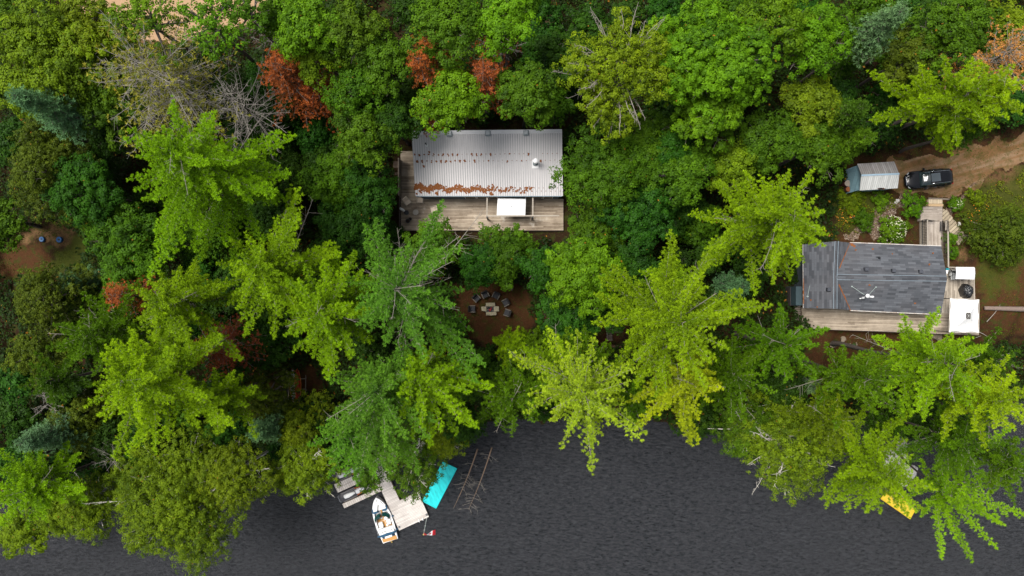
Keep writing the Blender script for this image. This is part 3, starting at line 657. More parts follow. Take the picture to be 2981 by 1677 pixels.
m.build('ridge_cap', plain('ridge_cap', (.68, .67, .68), .5, .06), roof, off=hc)
m = MB(); m.box((hc[0], rBL[1] - .03, Z0 - .09), (W * .985, .05, .16)); m.build('gutter', plain('blue_trim', (.16, .24, .30), .5, .2), roof, off=hc)
# walls
x0, x1, y0, y1 = rBL[0] + .35, rBR[0] - .3, rBL[1] + .12, rTL[1] - .3
m = MB(); m.prism([(x0, y0), (x1, y0), (x1, y1), (x0, y1)], hc[2] - 1.2, [Z0 - .13, Z0 - .13, Z1 - .22, Z1 - .22]); walls = m.build('wall', M_SIDING, house1, off=hc)
for px0, px1 in ((1353, 1386), (1388, 1418), (1421, 1448), (1530, 1551), (1553, 1580), (1582, 1610)):
    xa, xb = P(px0, 575, 2.0)[0], P(px1, 575, 2.0)[0]; m = MB(); m.mi = 0
    m.box(((xa + xb) / 2, y0 - .02, 1.75), (xb - xa, .06, 1.95)); fr_ = m.build('window_frame', M_WHITE, walls, off=hc)
    fr_.name = 'window'; m = MB(); m.box(((xa + xb) / 2, y0 - .055, 1.75), (xb - xa - .14, .03, 1.8)); m.build('pane', M_GLASS, house1, off=hc).parent = walls
m = MB(); xw = P(1272, 575, 2.4)[0]; m.box((xw, y0 - .08, 2.9), (.22, .16, .2)); m.build('wall_lamp', M_DARK, house1, off=hc)
m = MB(); m.box((P(1270, 575, 1)[0], y0 - .03, 1.4), (.95, .06, 2.05)); m.build('door', plain('dark_teal_door', (.03, .06, .07), .5), house1, off=hc)
# three roof vents
for px in (1309, 1421, 1532):
    u = (px - 1199) / 438; c_ = on_roof(u, .955, .0); m = MB()
    m.box((c_[0], c_[1] - .02, c_[2] + .10), (.52, .52, .30), bev=.05); v = m.build('roof_vent', M_GALV, house1, off=hc)
    m = MB(); m.box((c_[0], c_[1], c_[2] + .28), (.38, .38, .07), bev=.03); m.build('cap', plain('vent_cap', (.42, .45, .46), .4), v, off=hc)
# chimney with white flashing
c_ = on_roof((1558 - 1209) / 430, .46, 0); m = MB(); q = .33
m.slab([on_roof(.795, .425, .035), on_roof(.840, .425, .035), on_roof(.840, .555, .035), on_roof(.795, .555, .035)], .03)
fl = m.build('chimney_flashing', M_WHITE, house1, off=hc)
cc = on_roof(.8175, .50, 0); m = MB(); m.lathe(cc, [(.27, -.1), (.25, .12), (.17, .2), (.15, .25), (.15, 1.15)], 20); ch = m.build('chimney', M_GALV, house1, off=hc, smooth=True)
m = MB(); m.lathe((cc[0], cc[1], cc[2] + 1.15), [(.20, 0), (.20, .08), (.13, .1), (.13, .2), (.26, .22), (.26, .30), (.04, .38)], 20); m.build('cap', M_WHITE, ch, off=hc, smooth=True)
cc = on_roof(.095, .79, 0); m = MB(); m.lathe(cc, [(.16, -.05), (.14, .06), (.07, .12)], 14); v = m.build('vent_pipe', M_WHITE, house1, off=hc); m = MB(); m.tube([(cc[0], cc[1], cc[2] + .08), (cc[0], cc[1] , cc[2] + .85)], .06, 10); m.build('pipe', M_DARK, v, off=hc)
# pine needle drifts caught on the screw lines
t = NT('needle_litter'); co = t.coord(); c = t.mix(t.noise(co, 14, 4), (.14, .045, .014), (.29, .115, .042)); M_NEEDLITTER = t.bsdf(c, .95, 0, .1)
rr = random.Random(3); m = MB()
def drift(u, v, s):
    n = rr.randint(6, 9); pts = []
    a0 = rr.random() * 6
    for i in range(n):
        a = a0 + 6.283 * i / n; d = s * rr.uniform(.45, 1.15); pts.append(on_roof(u + d * math.cos(a) / W, v + d * math.sin(a) / 6.4, .022 + rr.uniform(0, .012)))
    m.slab(pts, .02)
for i in range(32):
    u = .012 + i / 31.5
    if u > .99: break
    w = max(0, 1 - u * 1.05)
    for (v, off_) in ((.645, 0), (.545, .5)):
        uu = u + off_ / 31.5; big = rr.random() < (.75 * w + .22)
        if uu > .99 or (.79 < uu < .845): continue
        drift(uu, v + rr.uniform(-.006, .006), .13 * rr.uniform(.8, 1.2) if big else .05)
        if big and rr.random() < .5: drift(uu + rr.uniform(-.006, .006), v - .02, .09)
    for v in (.125, .075):
        drift(u + (.5 / 31.5 if v < .1 else 0), v, .10 if u < .78 else .05)
for i in range(620):
    u = rr.random() ** 1.25 * .80; dens = 1 if u < .53 else .35
    if rr.random() > dens: continue
    v = .105 + rr.gauss(0, .022) + .018 * math.sin(u * 50) + (.02 if u < .2 else 0)
    drift(u, min(v, .2), rr.uniform(.06, .15))
for u, v, s in ((.515, .035, .24), (.52, .02, .18), (.145, .04, .2), (.15, .02, .14), (.035, .07, .2), (.04, .05, .15), (.085, .08, .2), (.068, .47, .14), (.07, .45, .1), (.012, .14, .25), (.01, .03, .13), (.05, .16, .14), (.11, .68, .16)): drift(u, v, s)
m.build('needle_litter', M_NEEDLITTER, roof, off=hc)['kind'] = 'stuff'

# ---- deck in front of it
DZ = .35
d0 = P(1166, 671, DZ); d1 = P(1640, 671, DZ); dt = P(1166, 440, DZ); xr = rBL[0] + .45
deck = empty('cottage_deck', (-4, 8, DZ), 0, 'weathered brown wooden deck wrapping the metal-roofed cottage', 'deck')
m = MB(); m.prism([(d0[0], d0[1]), (d1[0], d0[1]), (d1[0], y0 - .01), (x0 - .01, y0 - .01), (x0 - .01, dt[1]), (d0[0], dt[1])], DZ - .12, DZ); m.build('floor', M_DECK1, deck, off=deck.location)
m = MB(); m.box(((d0[0] + d1[0]) / 2, d0[1] - .03, DZ - .25), (d1[0] - d0[0], .05, .5)); m.build('fascia', M_WOODD, deck, off=deck.location)
for i in range(9):
    xx = d0[0] + .2 + i * 1.9; m = MB(); m.box((xx, d0[1] + .15, (DZ - .12 + gz(xx, d0[1])) / 2 - .1), (.14, .14, DZ - .12 - gz(xx, d0[1]) + .2)); m.build('post', M_WOODD, deck, off=deck.location)
m = MB(); sx = d0[0] + .06; m.box((sx, (P(0, 465, 1)[1] + P(0, 572, 1)[1]) / 2, DZ + .85), (.10, P(0, 465, 1)[1] - P(0, 572, 1)[1], 1.7)); m.build('privacy_screen', M_WOODG, deck, off=deck.location)
m = MB()
ya, yb = P(0, 574, 1)[1], P(0, 668, 1)[1]; m.box((sx, (ya + yb) / 2, DZ + 1.0), (.12, ya - yb, .05)); m.box((sx, (ya + yb) / 2, DZ + .2), (.05, ya - yb, .05))
n = 14
for i in range(n + 1): m.box((sx, ya + (yb - ya) * i / n, DZ + .5), (.04, .04, 1.0))
m.build('railing', M_WOODD, deck, off=deck.location)
# stepped landings left of the deck
st_e = empty('side_steps', (d0[0] - .8, 12, gz(d0[0], 12)), 0, 'dark wooden steps going down along the left side of the cottage deck', 'steps')
for i in range(6):
    yy0 = P(0, 470 + i * 20, 0)[1]; yy1 = P(0, 489 + i * 20, 0)[1]; zz = DZ - .2 - i * .10; m = MB()
    m.box((d0[0] - .42 + .01 * i, (yy0 + yy1) / 2, zz - .08), (.74, yy0 - yy1, .14)); m.build('step', M_SCREEN, st_e, off=st_e.location)
# pergola
pg = empty('pergola', (2, 8, DZ), 0, 'thin grey timber pergola frame around the white umbrella', 'pergola')
PZ = 3.05
for (a, b, c2, d2) in (((1418, 576), (1417.5, 629), .13, 0), ((1551, 576), (1551, 629), .13, 0), ((1415, 629), (1628, 628), .12, .0)):
    A = P(*a, PZ + (.06 if a[1] > 600 else 0)); B = P(*b, PZ + (.06 if a[1] > 600 else 0)); m = MB(); L = math.dist(A[:2], B[:2]); m.box(((A[0] + B[0]) / 2, (A[1] + B[1]) / 2, A[2]), (L, c2, .14), rz=math.atan2(B[1] - A[1], B[0] - A[0]))
    m.build('beam', plain('pale_timber', (.34, .30, .25), .85, .3, 5), pg, off=pg.location)
for px in (1418, 1551):
    A = P(px, 630, PZ); m = MB(); m.box((A[0], A[1] - .06, (PZ + DZ) / 2), (.16, .16, PZ - DZ)); m.build('post', M_DARK, pg, off=pg.location)
# umbrella
UZ = 2.75; cs = [P(1449, 577, UZ), P(1531, 579, UZ), P(1529, 628, UZ), P(1446, 628, UZ)]; ctr = P(1488.5, 601.5, UZ)
um = empty('patio_umbrella', (ctr[0], ctr[1], DZ), 0, 'white rectangular patio umbrella open on the deck between the pergola beams', 'umbrella')
m = MB(); top = (ctr[0], ctr[1], UZ + .42); vs = list(cs) + [top] + [(a, b, c - .02) for a, b, c in cs] + [(top[0], top[1], top[2] - .02)]
m.add(vs, [[0, 1, 4], [1, 2, 4], [2, 3, 4], [3, 0, 4], [6, 5, 9], [7, 6, 9], [8, 7, 9], [5, 8, 9]] + [[i, (i + 1) % 4, 5 + (i + 1) % 4, 5 + i] for i in range(4)]); m.build('canopy', M_WFABRIC, um, off=um.location)
m = MB(); m.tube([(ctr[0], ctr[1], DZ), (ctr[0], ctr[1], UZ + .46)], .03, 8); m.lathe((ctr[0], ctr[1], DZ), [(.25, 0), (.25, .06), (.05, .1)], 16); m.build('pole', M_DARK, um, off=um.location)
m = MB(); m.lathe((ctr[0], ctr[1], UZ + .42), [(.03, 0), (.05, .04), (.03, .1)], 8); m.build('finial', M_GALV, um, off=um.location)

def deck_chair(px, py, rz, label, z=DZ, base=None):
    x, y, _ = P(px, py, z + .4); r = empty('deck_chair', (x, y, z), rz, label, 'chair', 'tan deck chairs on the cottage deck')
    if base is not None:
        for ch in [k for k in bpy.data.objects if k.parent == base]: c = ch.copy(); COL.objects.link(c); c.parent = r
        return r
    M_TAN = plain('tan_sling', (.72, .60, .48), .8, .12, 3); M_FR = plain('pale_chair_frame', (.50, .44, .36), .6, .1)
    m = MB(); m.box((0, .02, .38), (.56, .54, .09), bev=.03); m.build('seat', M_TAN, r)
    m = MB(); m.box((0, .34, .62), (.56, .10, .62), tilt=('X', -.42), bev=.03); m.build('backrest', M_TAN, r)
    for s in (-1, 1):
        m = MB(); m.box((s * .32, .05, .58), (.06, .62, .035), bev=.01); m.tube([(s * .32, -.24, .57), (s * .32, -.28, 0)], .018, 6); m.tube([(s * .32, .30, .57), (s * .32, .36, 0)], .018, 6); m.build('armrest', M_FR, r)
    return r
dc = deck_chair(1186, 588, math.radians(38), 'tan deck chair nearest the railing corner, turned towards the lower right')
deck_chair(1223, 583, math.radians(-5), 'tan deck chair right under the roof edge, facing straight out', base=dc)
deck_chair(1261, 610, math.radians(-72), 'tan deck chair standing alone in the open part of the deck', base=dc)
x, y, _ = P(1183, 619, DZ + .6); r = empty('round_planter', (x, y, DZ), 0, 'round dark grey lidded tub beside the deck railing', 'tub')
m = MB(); m.lathe((0, 0, 0), [(.17, 0), (.22, .5), (.25, .55), (.25, .62), (.03, .66)], 22); m.build('tub', plain('charcoal_plastic', (.05, .052, .057), .6), r, smooth=True); m = MB(); m.lathe((0, 0, .66), [(.04, 0), (.03, .05)], 8); m.build('knob', M_DARK, r)
x, y, _ = P(1172, 611, DZ + 1.0); m = MB(); m.tube([(-.26, .16, 0), (-.1, .06, .02), (.1, -.05, .02), (.24, -.14, 0)], [.10, .13, .13, .08], 10); o = m.build('rolled_towel', plain('pale_towel', (.62, .61, .58), .9), None, smooth=True); o.location = (x, y, DZ + 1.12)
tag(o, 'pale rolled towel lying over the railing beside the round dark tub', 'towel')
for px, py, s, lb in ((1187, 643, .22, 'larger dark plant pot under the leaves at the lower left corner of the deck'), (1194, 637.5, .17, 'smaller dark plant pot beside the larger one at the deck corner')):
    x, y, _ = P(px, py, DZ + .4); r = empty('plant_pot', (x, y, DZ), 0, lb, 'plant pot', 'dark plant pots on the cottage deck'); m = MB(); m.lathe((0, 0, 0), [(s * .7, 0), (s, .36), (s * 1.08, .38), (s * 1.05, .42), (s * .86, .42), (s * .8, .33)], 18); m.build('pot', M_DARK, r, smooth=True)
    m = MB(); m.lathe((0, 0, .31), [(s * .8, 0), (s * .5, .04)], 14); m.build('soil', plain('potting_soil', (.03, .015, .01), .95), r)
x, y, _ = P(1210, 618, DZ + .45); r = empty('side_table', (x, y, DZ), .5, 'small pale round table half hidden by leaves between the deck chairs', 'table'); m = MB(); m.lathe((0, 0, .42), [(.28, 0), (.3, .02), (.3, .045)], 20); m.build('top', plain('pale_stone_top', (.42, .38, .33), .7), r); m = MB(); m.lathe((0, 0, 0), [(.16, 0), (.05, .04), (.04, .42)], 12); m.build('base', M_DARK, r)

# ================================================================ shingled cottage
t = NT('grey_shingles')
def shingle_color(t, rot):
    co = t.coord(rot=(0, 0, rot)); br = t.n("ShaderNodeTexBrick"); t.l(co, br.inputs[0]); br.inputs['Scale'].default_value = 1.0
    br.inputs['Brick Width'].default_value = .8; br.inputs['Row Height'].default_value = .21; br.inputs['Mortar Size'].default_value = .006; br.offset = .37
    for i, c in ((1, (.036, .040, .047)), (2, (.125, .134, .150)), (3, (.030, .032, .038))): br.inputs[i].default_value = (*c, 1)
    n = t.noise(co, 1.7, 6, .7); c = t.mix(.28, br.outputs[0], t.mix(n, (.045, .048, .056), (.135, .140, .155)))
    return t.mix(t.ramp(t.noise(co, .35, 4, .6), [(.4, 0), (.7, .5)]), c, (.11, .105, .11))
M_SH = t.bsdf(shingle_color(t, math.radians(2)), .9, 0, .15); t = NT('grey_shingles_cross'); M_SHX = t.bsdf(shingle_color(t, math.radians(90)), .9, 0, .15)
EZ, RZ, RZ2 = 3.1, 4.3, 4.3
A = P(2474, 706, EZ); B = P(2740, 716, EZ); C = P(2757, 811.5, RZ); D = P(2739.5, 916, EZ); E = P(2475, 904, EZ); J = P(2432, 806.5, RZ)
G1 = P(2436, 702, RZ2); G0 = P(2432, 899, RZ2); W1 = P(2337, 712, EZ); W0 = P(2338, 897, EZ); E1 = P(2476, 707, EZ); E0 = P(2477, 903, EZ)
hc2 = ((A[0] + B[0]) / 2, (A[1] + D[1]) / 2, gz(40, 0))
h2 = empty('shingle_roof_cottage', hc2, 0, 'cottage with a dark grey shingled cross-gable roof', 'cottage')
rf = empty('roof', (0, 0, 0)); bpy.data.objects.remove(rf)
m = MB(); m.slab([A, J, C, B], .12); north = m.build('roof', M_SH, h2, off=hc2)
m = MB(); m.slab([E, D, C, J], .12); m.build('roof', M_SH, h2, off=hc2)
m = MB(); m.slab([W0, G0, J, G1, W1], .12); m.build('roof', M_SHX, h2, off=hc2)
m = MB(); m.slab([G0, E0, J], .12); m.slab([J, E1, G1], .12); m.build('roof', M_SHX, h2, off=hc2)
M_TRIM = plain('pale_roof_edge', (.55, .52, .48), .6, .15, 4, dirt=(.28, .13, .06))
def strip(pa, pb, w, mat, name, up=.03, par=None, wob=0.0):
    d = Vector(pb) - Vector(pa); n = Vector((-d.y, d.x, 0)).normalized() * w / 2; m = MB(); k = 1 if wob == 0 else 14; L = []; R_ = []
    for i in range(k + 1):
        p = Vector(pa) + d * i / k; ww = n * (1 + (rr.uniform(-wob, wob) if wob else 0)); L.append(p + ww + Vector((0, 0, up))); R_.append(p - n * (1 + (rr.uniform(-wob, wob) if wob else 0)) + Vector((0, 0, up)))
    for i in range(k): m.slab([tuple(L[i]), tuple(L[i + 1]), tuple(R_[i + 1]), tuple(R_[i])], .02)
    return m.build(name, mat, par or h2, off=hc2)
strip(A, B, .07, M_TRIM, 'eave_edge'); strip(E, D, .07, M_TRIM, 'eave_edge'); strip(W0, W1, .05, M_TRIM, 'eave_edge')
M_RL = plain('ridge_flashing', (.24, .30, .35), .6, .25, 5)
J2 = Vector(J)
for dy in (-.26, .26):
    strip((J[0] + .15, J[1] + dy, RZ - .07), (C[0], C[1] + dy, RZ - .07), .034, M_RL, 'ridge_flashing', up=.035)
for dx in (-.17, .17):
    strip((G0[0] + dx, G0[1], RZ2 - .05), (J[0] + dx, J[1], RZ - .05), .04, M_RL, 'ridge_flashing', up=.035); strip((J[0] + dx, J[1], RZ - .05), (G1[0] + dx, G1[1], RZ2 - .05), .04, M_RL, 'ridge_flashing', up=.035)
strip(tuple(Vector(J).lerp(Vector(A), .25)), A, .11, M_NEEDLITTER, 'valley_needles', up=.04, wob=.5); strip(tuple(Vector(J).lerp(Vector(E), .22)), E, .14, M_NEEDLITTER, 'valley_needles', up=.04, wob=.6)
strip((W0[0] + .04, W0[1] + .4, EZ), (W0[0] + .04, W0[1] + 3.0, EZ), .12, M_NEEDLITTER, 'eave_needles', up=.04, wob=.5)
m = MB()
for px, py, s in ((2490, 728, .12), (2541, 725, .13), (2531, 830, .12), (2663, 882, .14), (2705, 770, .11), (2716, 737, .10), (2360, 874, .13), (2378, 894, .11), (2597, 739, .08), (2480, 712, .25), (2486, 716, .18)):
    x, y, z = P(px, py, 3.4); zz = EZ + (RZ - EZ) * max(0, 1 - abs(y - J[1]) / abs(A[1] - J[1])) if px > 2440 else EZ + (RZ - EZ) * (x - W0[0]) / (J[0] - W0[0]); n = 7
    x, y, _ = P(px, py, zz)
    m.slab([(x + s * rr.uniform(.4, 1.1) * math.cos(6.283 * i / n), y + s * rr.uniform(.4, 1.1) * math.sin(6.283 * i / n), zz + .05) for i in range(n)], .04)
m.build('needle_litter', M_NEEDLITTER, h2, off=hc2)['kind'] = 'stuff'
# walls
m = MB(); i_ = .35
m.prism([(W0[0] + i_, W0[1] + i_), (D[0] - i_, D[1] + i_), (B[0] - i_, B[1] - i_), (W1[0] + i_, W1[1] - i_)], hc2[2] - 3.0, EZ - .10)
wl = m.build('wall', plain('dark_siding', (.06, .075, .085), .7), h2, off=hc2)
m = MB(); m.add([(B[0] - i_, B[1] - i_, EZ - .1), (D[0] - i_, D[1] + i_, EZ - .1), (C[0] - i_, C[1], RZ - .15), (B[0] - i_ - .2, B[1] - i_, EZ - .1), (D[0] - i_ - .2, D[1] + i_, EZ - .1), (C[0] - i_ - .2, C[1], RZ - .15)], [[0, 1, 2], [5, 4, 3], [0, 3, 4, 1], [1, 4, 5, 2], [2, 5, 3, 0]]); m.build('gable', M_SIDING, h2, off=hc2)
for px in (2390, 2470, 2560, 2660):
    x = P(px, 900, 1.5)[0]; m = MB(); m.box((x, W0[1] + .33, 1.7), (1.5, .06, 1.2)); fr_ = m.build('window', M_WHITE, h2, off=hc2); m = MB(); m.box((x, W0[1] + .29, 1.7), (1.36, .04, 1.06)); m.build('pane', M_GLASS, fr_, off=(0, 0, 0)); bpy.data.objects.remove(bpy.data.objects[fr_.children[0].name]) if False else None
    fr_.children[0].location = (-hc2[0], -hc2[1], -hc2[2])
# lean-to at the left end
lt = [P(2317, 834, 2.5), P(2336, 834, 2.5), P(2336, 889, 2.5), P(2317, 889, 2.5)]
m = MB(); m.prism([p[:2] for p in lt], gz(27, 0), 2.5); m.build('lean_to', plain('slate_blue_panel', (.045, .075, .085), .55), h2, off=hc2)
m = MB(); m.prism([P(2300, 836, 1.2)[:2], P(2316, 836, 1.2)[:2], P(2316, 890, 1.2)[:2], P(2300, 890, 1.2)[:2]], gz(27, 0), 1.2); m.build('cellar_hatch', plain('brown_hatch', (.05, .04, .038), .8), h2, off=hc2)
# small roof vents
for px, py in ((2519, 784), (2598, 788), (2677, 791), (2410, 843)):
    zz = 4.0; x, y, _ = P(px, py, zz); m = MB(); m.box((x, y, zz + .12), (.38, .38, .40), rz=-.03, bev=.05); v = m.build('roof_vent', plain('charcoal_vent', (.030, .033, .042), .6), h2, off=hc2)
    m = MB(); m.box((x, y, zz + .34), (.32, .32, .05), bev=.02); m.build('cap', plain('charcoal_cap', (.06, .065, .08), .5), v, off=hc2)
x, y, _ = P(2554, 750, 3.6); m = MB(); m.tube([(x + .12, y - .06, 3.5), (x + .12, y - .06, 3.95)], .07, 10); m.build('vent_pipe', M_DARK, h2, off=hc2); m = MB(); m.tube([(x - .2, y + .06, 3.8), (x + .15, y + .06, 3.82)], .04, 8); m.build('vent_pipe', M_DARK, h2, off=hc2)
# chimney: white elbow pipe, round cap and two stays
x, y, _ = P(2510, 866, 3.7); M_CH = plain('white_enamel', (.72, .73, .74), .4)
m = MB(); m.box((x - .02, y - .10, 3.72), (.52, .10, .03)); m.tube([(x, y - .05, 3.7), (x, y, 3.95), (x + .1, y + .12, 4.2), (x + .3, y + .1, 4.6), (x + .38, y + .08, 5.1)], [.14, .13, .11, .10, .09], 14); ch = m.build('chimney', M_CH, h2, off=hc2, smooth=True)
cx_, cy_, _ = P(2527.5, 861.5, 5.25); m = MB(); m.lathe((cx_, cy_, 5.12), [(.10, -.2), (.2, 0), (.2, .1), (.05, .16)], 20); m.build('cap', M_CH, ch, off=hc2, smooth=True)
M_STAY = plain('stay_rod', (.30, .36, .34), .5)
for a, b in (((2480, 834, 4.0), (2516, 858, 4.9)), ((2550, 836, 4.05), (2530, 857, 4.9))): m = MB(); m.tube([P(*a), P(*b)], .025, 6); m.lathe(P(*a), [(.07, -.1), (.07, .03)], 8); m.build('stay', M_STAY, ch, off=hc2)
m = MB(); m.tube([P(2351, 863, 3.3), P(2357, 832, 3.6)], .03, 6); m.lathe(P(2350.5, 863, 3.3), [(.10, -.1), (.09, .06)], 8); m.build('antenna_stay', M_STAY, h2, off=hc2)

# ---- decks of the shingled cottage
LZ = .9
dk = empty('long_deck', (38, -3, LZ), 0, 'long weathered wooden deck below the shingled cottage, turning up its right side', 'deck')
q0, q1, q2, q3 = P(2334, 895, LZ), P(2335, 956.5, LZ), P(2850, 975.5, LZ), P(2851, 912, LZ)
m = MB(); m.prism([q0[:2], q1[:2], q2[:2], (q2[0], P(2760, 912, LZ)[1]), (P(2738, 910, LZ)[0], P(2738, 912, LZ)[1]), (P(2738, 905, LZ)[0], P(2738, 905, LZ)[1])], LZ - .12, LZ); m.build('floor', M_DECK2, dk, off=dk.location)
e0 = P(2730, 778, LZ); m = MB(); yb_ = P(2760, 911.7, LZ)[1]; m.prism([(P(2735, 0, LZ)[0], yb_ + .0), (q2[0] - .35, yb_ + .0), (P(2836, 0, LZ)[0], P(0, 777, LZ)[1]), (P(2750, 0, LZ)[0], P(0, 777, LZ)[1])], LZ - .115, LZ + .003); m.build('side_floor', M_DECK2N, dk, off=dk.location)
m = MB(); L = math.dist(q1[:2], q2[:2]); m.box(((q1[0] + q2[0]) / 2, (q1[1] + q2[1]) / 2 - .03, LZ - .22), (L, .05, .42), rz=math.atan2(q2[1] - q1[1], q2[0] - q1[0])); m.build('fascia', M_WOODD, dk, off=dk.location)
for i in range(9):
    f = i / 8 * .98 + .01; xx = q1[0] + (q2[0] - q1[0]) * f; yy = q1[1] + (q2[1] - q1[1]) * f + .2; g_ = gz(xx, yy); m = MB(); m.box((xx, yy, (LZ - .12 + g_) / 2 - .1), (.14, .14, LZ - .12 - g_ + .2)); m.build('post', M_WOODD, dk, off=dk.location)
# stairs at the left end
for i in range(8):
    a = P(2322, 893 + i * 5.4, LZ - .1 - .11 * i); m = MB(); m.box((a[0], a[1], a[2]), (.62, .16, .05)); m.build('step', M_WOODG, dk, off=dk.location)
# rails
M_RAIL = plain('rail_timber', (.33, .29, .24), .85, .25, 6); RH = LZ + 1.0
def rail(pa, pb, name='railing', z0=LZ, bal=.14, par=dk, mat=M_RAIL, mat2=None, h=1.0, w=.10):
    A_ = Vector((pa[0], pa[1], 0)); B_ = Vector((pb[0], pb[1], 0)); L = (B_ - A_).length; an = math.atan2(B_.y - A_.y, B_.x - A_.x); c = (A_ + B_) / 2; m = MB(); m.mi = 0
    m.box((c.x, c.y, z0 + h), (L, w, .045), rz=an); m.mi = 1; m.box((c.x, c.y, z0 + .12), (L, .04, .05), rz=an); k = max(1, int(L / bal))
    for i in range(k + 1): p = A_.lerp(B_, i / k); m.box((p.x, p.y, z0 + h / 2), (.035, .035, h - .05), rz=an)
    return m.build(name, [mat, mat2 or M_WOODG], par, off=par.location)
rail(P(2836, 779, RH), P(2835.5, 868, RH)); rail(P(2761, 778, RH), P(2836, 779.5, RH)); rail(P(2759.5, 643, RH), P(2761, 777, RH), w=.14)
# gazebo
gp = [P(2766.5, 868.5, 3.35), P(2850.5, 872.5, 3.35), P(2850, 969, 3.35), P(2763.5, 967, 3.35)]
g0 = P(2808, 919, 3.35); gzb = empty('gazebo', (g0[0], g0[1], LZ), 0, 'square white fabric gazebo with a dark vent hole at the deck corner', 'gazebo')
vx_ = [P(2812, 910.5, 4.25), P(2826, 910.5, 4.25), P(2826, 929, 4.25), P(2812, 929, 4.25)]
m = MB()
for i in range(4):   # each side sags towards its eave, with scalloped hem
    a, b = Vector(gp[i]), Vector(gp[(i + 1) % 4]); c, d = Vector(vx_[(i + 1) % 4]), Vector(vx_[i]); nu, nv = 12, 6; rows = []
    nrm_in = ((c + d) / 2 - (a + b) / 2); nrm_in.z = 0; nrm_in.normalize()
    for v in range(nv + 1):
        for u in range(nu + 1):
            s = u / nu; w_ = v / nv; p = a.lerp(b, s).lerp(d.lerp(c, s), w_); p.z -= .22 * math.sin(math.pi * w_) * (1 - .6 * abs(2 * s - 1)) + .06 * math.sin(math.pi * s) * (1 - w_)
            if v == 0: p += nrm_in * .10 * abs(math.sin(2 * math.pi * s)) 
            rows.append(p)
    m.add(rows, [[v * (nu + 1) + u, v * (nu + 1) + u + 1, (v + 1) * (nu + 1) + u + 1, (v + 1) * (nu + 1) + u] for v in range(nv) for u in range(nu)])
cn = m.build('canopy', M_WFABRIC, gzb, off=gzb.location); sd = cn.modifiers.new('s', 'SOLIDIFY'); sd.thickness = .012; sd.offset = -1
for i in range(4):
    m = MB(); a, b = gp[i], gp[(i + 1) % 4]; m.tube([(a[0], a[1], a[2] - .03), (b[0], b[1], b[2] - .03)], .035, 6); m.build('frame_bar', plain('pale_frame', (.52, .48, .43), .5), gzb, off=gzb.location)
    m = MB(); m.tube([(a[0] * .985 + g0[0] * .015, a[1] * .985 + g0[1] * .015, LZ), (a[0] * .985 + g0[0] * .015, a[1] * .985 + g0[1] * .015, a[2])], .04, 8); m.build('post', M_DARK, gzb, off=gzb.location)
m = MB()
cq = Vector((sum(v[0] for v in vx_) / 4, sum(v[1] for v in vx_) / 4, 4.3))
for v in vx_: m.tube([v, cq], .018, 5)
for i in range(4): m.tube([tuple(Vector(vx_[i]).lerp(Vector(vx_[(i + 1) % 4]), .5)), cq], .012, 5); m.tube([vx_[i], vx_[(i + 1) % 4]], .02, 5); m.tube([vx_[i], tuple(Vector(vx_[i]).lerp(Vector(gp[i]), .12))], .015, 5)
m.build('vent_frame', plain('grey_rods', (.40, .40, .38), .5), gzb, off=gzb.location)
x, y, _ = P(2818, 920, 1.4); r = empty('dining_table', (x, y, LZ), 0, 'brown table seen through the vent hole of the white gazebo', 'table'); m = MB(); m.box((0, 0, .72), (1.1, 1.1, .05), bev=.02); m.build('tabletop', plain('brown_table', (.06, .025, .015), .6), r)
for sx_ in (-1, 1):
    for sy_ in (-1, 1): m = MB(); m.box((sx_ * .48, sy_ * .48, .35), (.05, .05, .7)); m.build('leg', M_DARK, r)
# swing seat with white canopy
sw = P(2812, 795.5, 2.9); swg = empty('swing_seat', (sw[0], sw[1], LZ), math.radians(-1.5), 'garden swing seat under a plain white canopy on the side deck', 'swing seat')
m = MB(); wx, wy = 1.0, .60; m.loft([[(-wx, -wy, 1.95), (-wx, 0, 2.06), (-wx, wy, 1.95), (-wx, wy, 1.90), (-wx, 0, 2.0), (-wx, -wy, 1.90)], [(wx * .86, -wy, 1.95), (wx * .86, 0, 2.06), (wx * .86, wy, 1.95), (wx * .86, wy, 1.90), (wx * .86, 0, 2.0), (wx * .86, -wy, 1.90)], [(wx, -wy, 1.84), (wx * 1.03, 0, 1.88), (wx, wy, 1.84), (wx, wy, 1.80), (wx * 1.03, 0, 1.84), (wx, -wy, 1.80)]]); m.build('canopy', M_WFABRIC, swg)
for s in (-1, 1):
    m = MB(); m.tube([(s * .9, -.7, 0), (s * .9, 0, 1.9), (s * .9, .7, 0)], .03, 6); m.build('frame', M_DARK, swg)
m = MB(); m.box((0, 0, .5), (1.5, .55, .1), bev=.03); m.box((0, .3, .8), (1.5, .1, .5), bev=.03); m.build('seat', plain('grey_cushion', (.25, .25, .24), .9), swg)
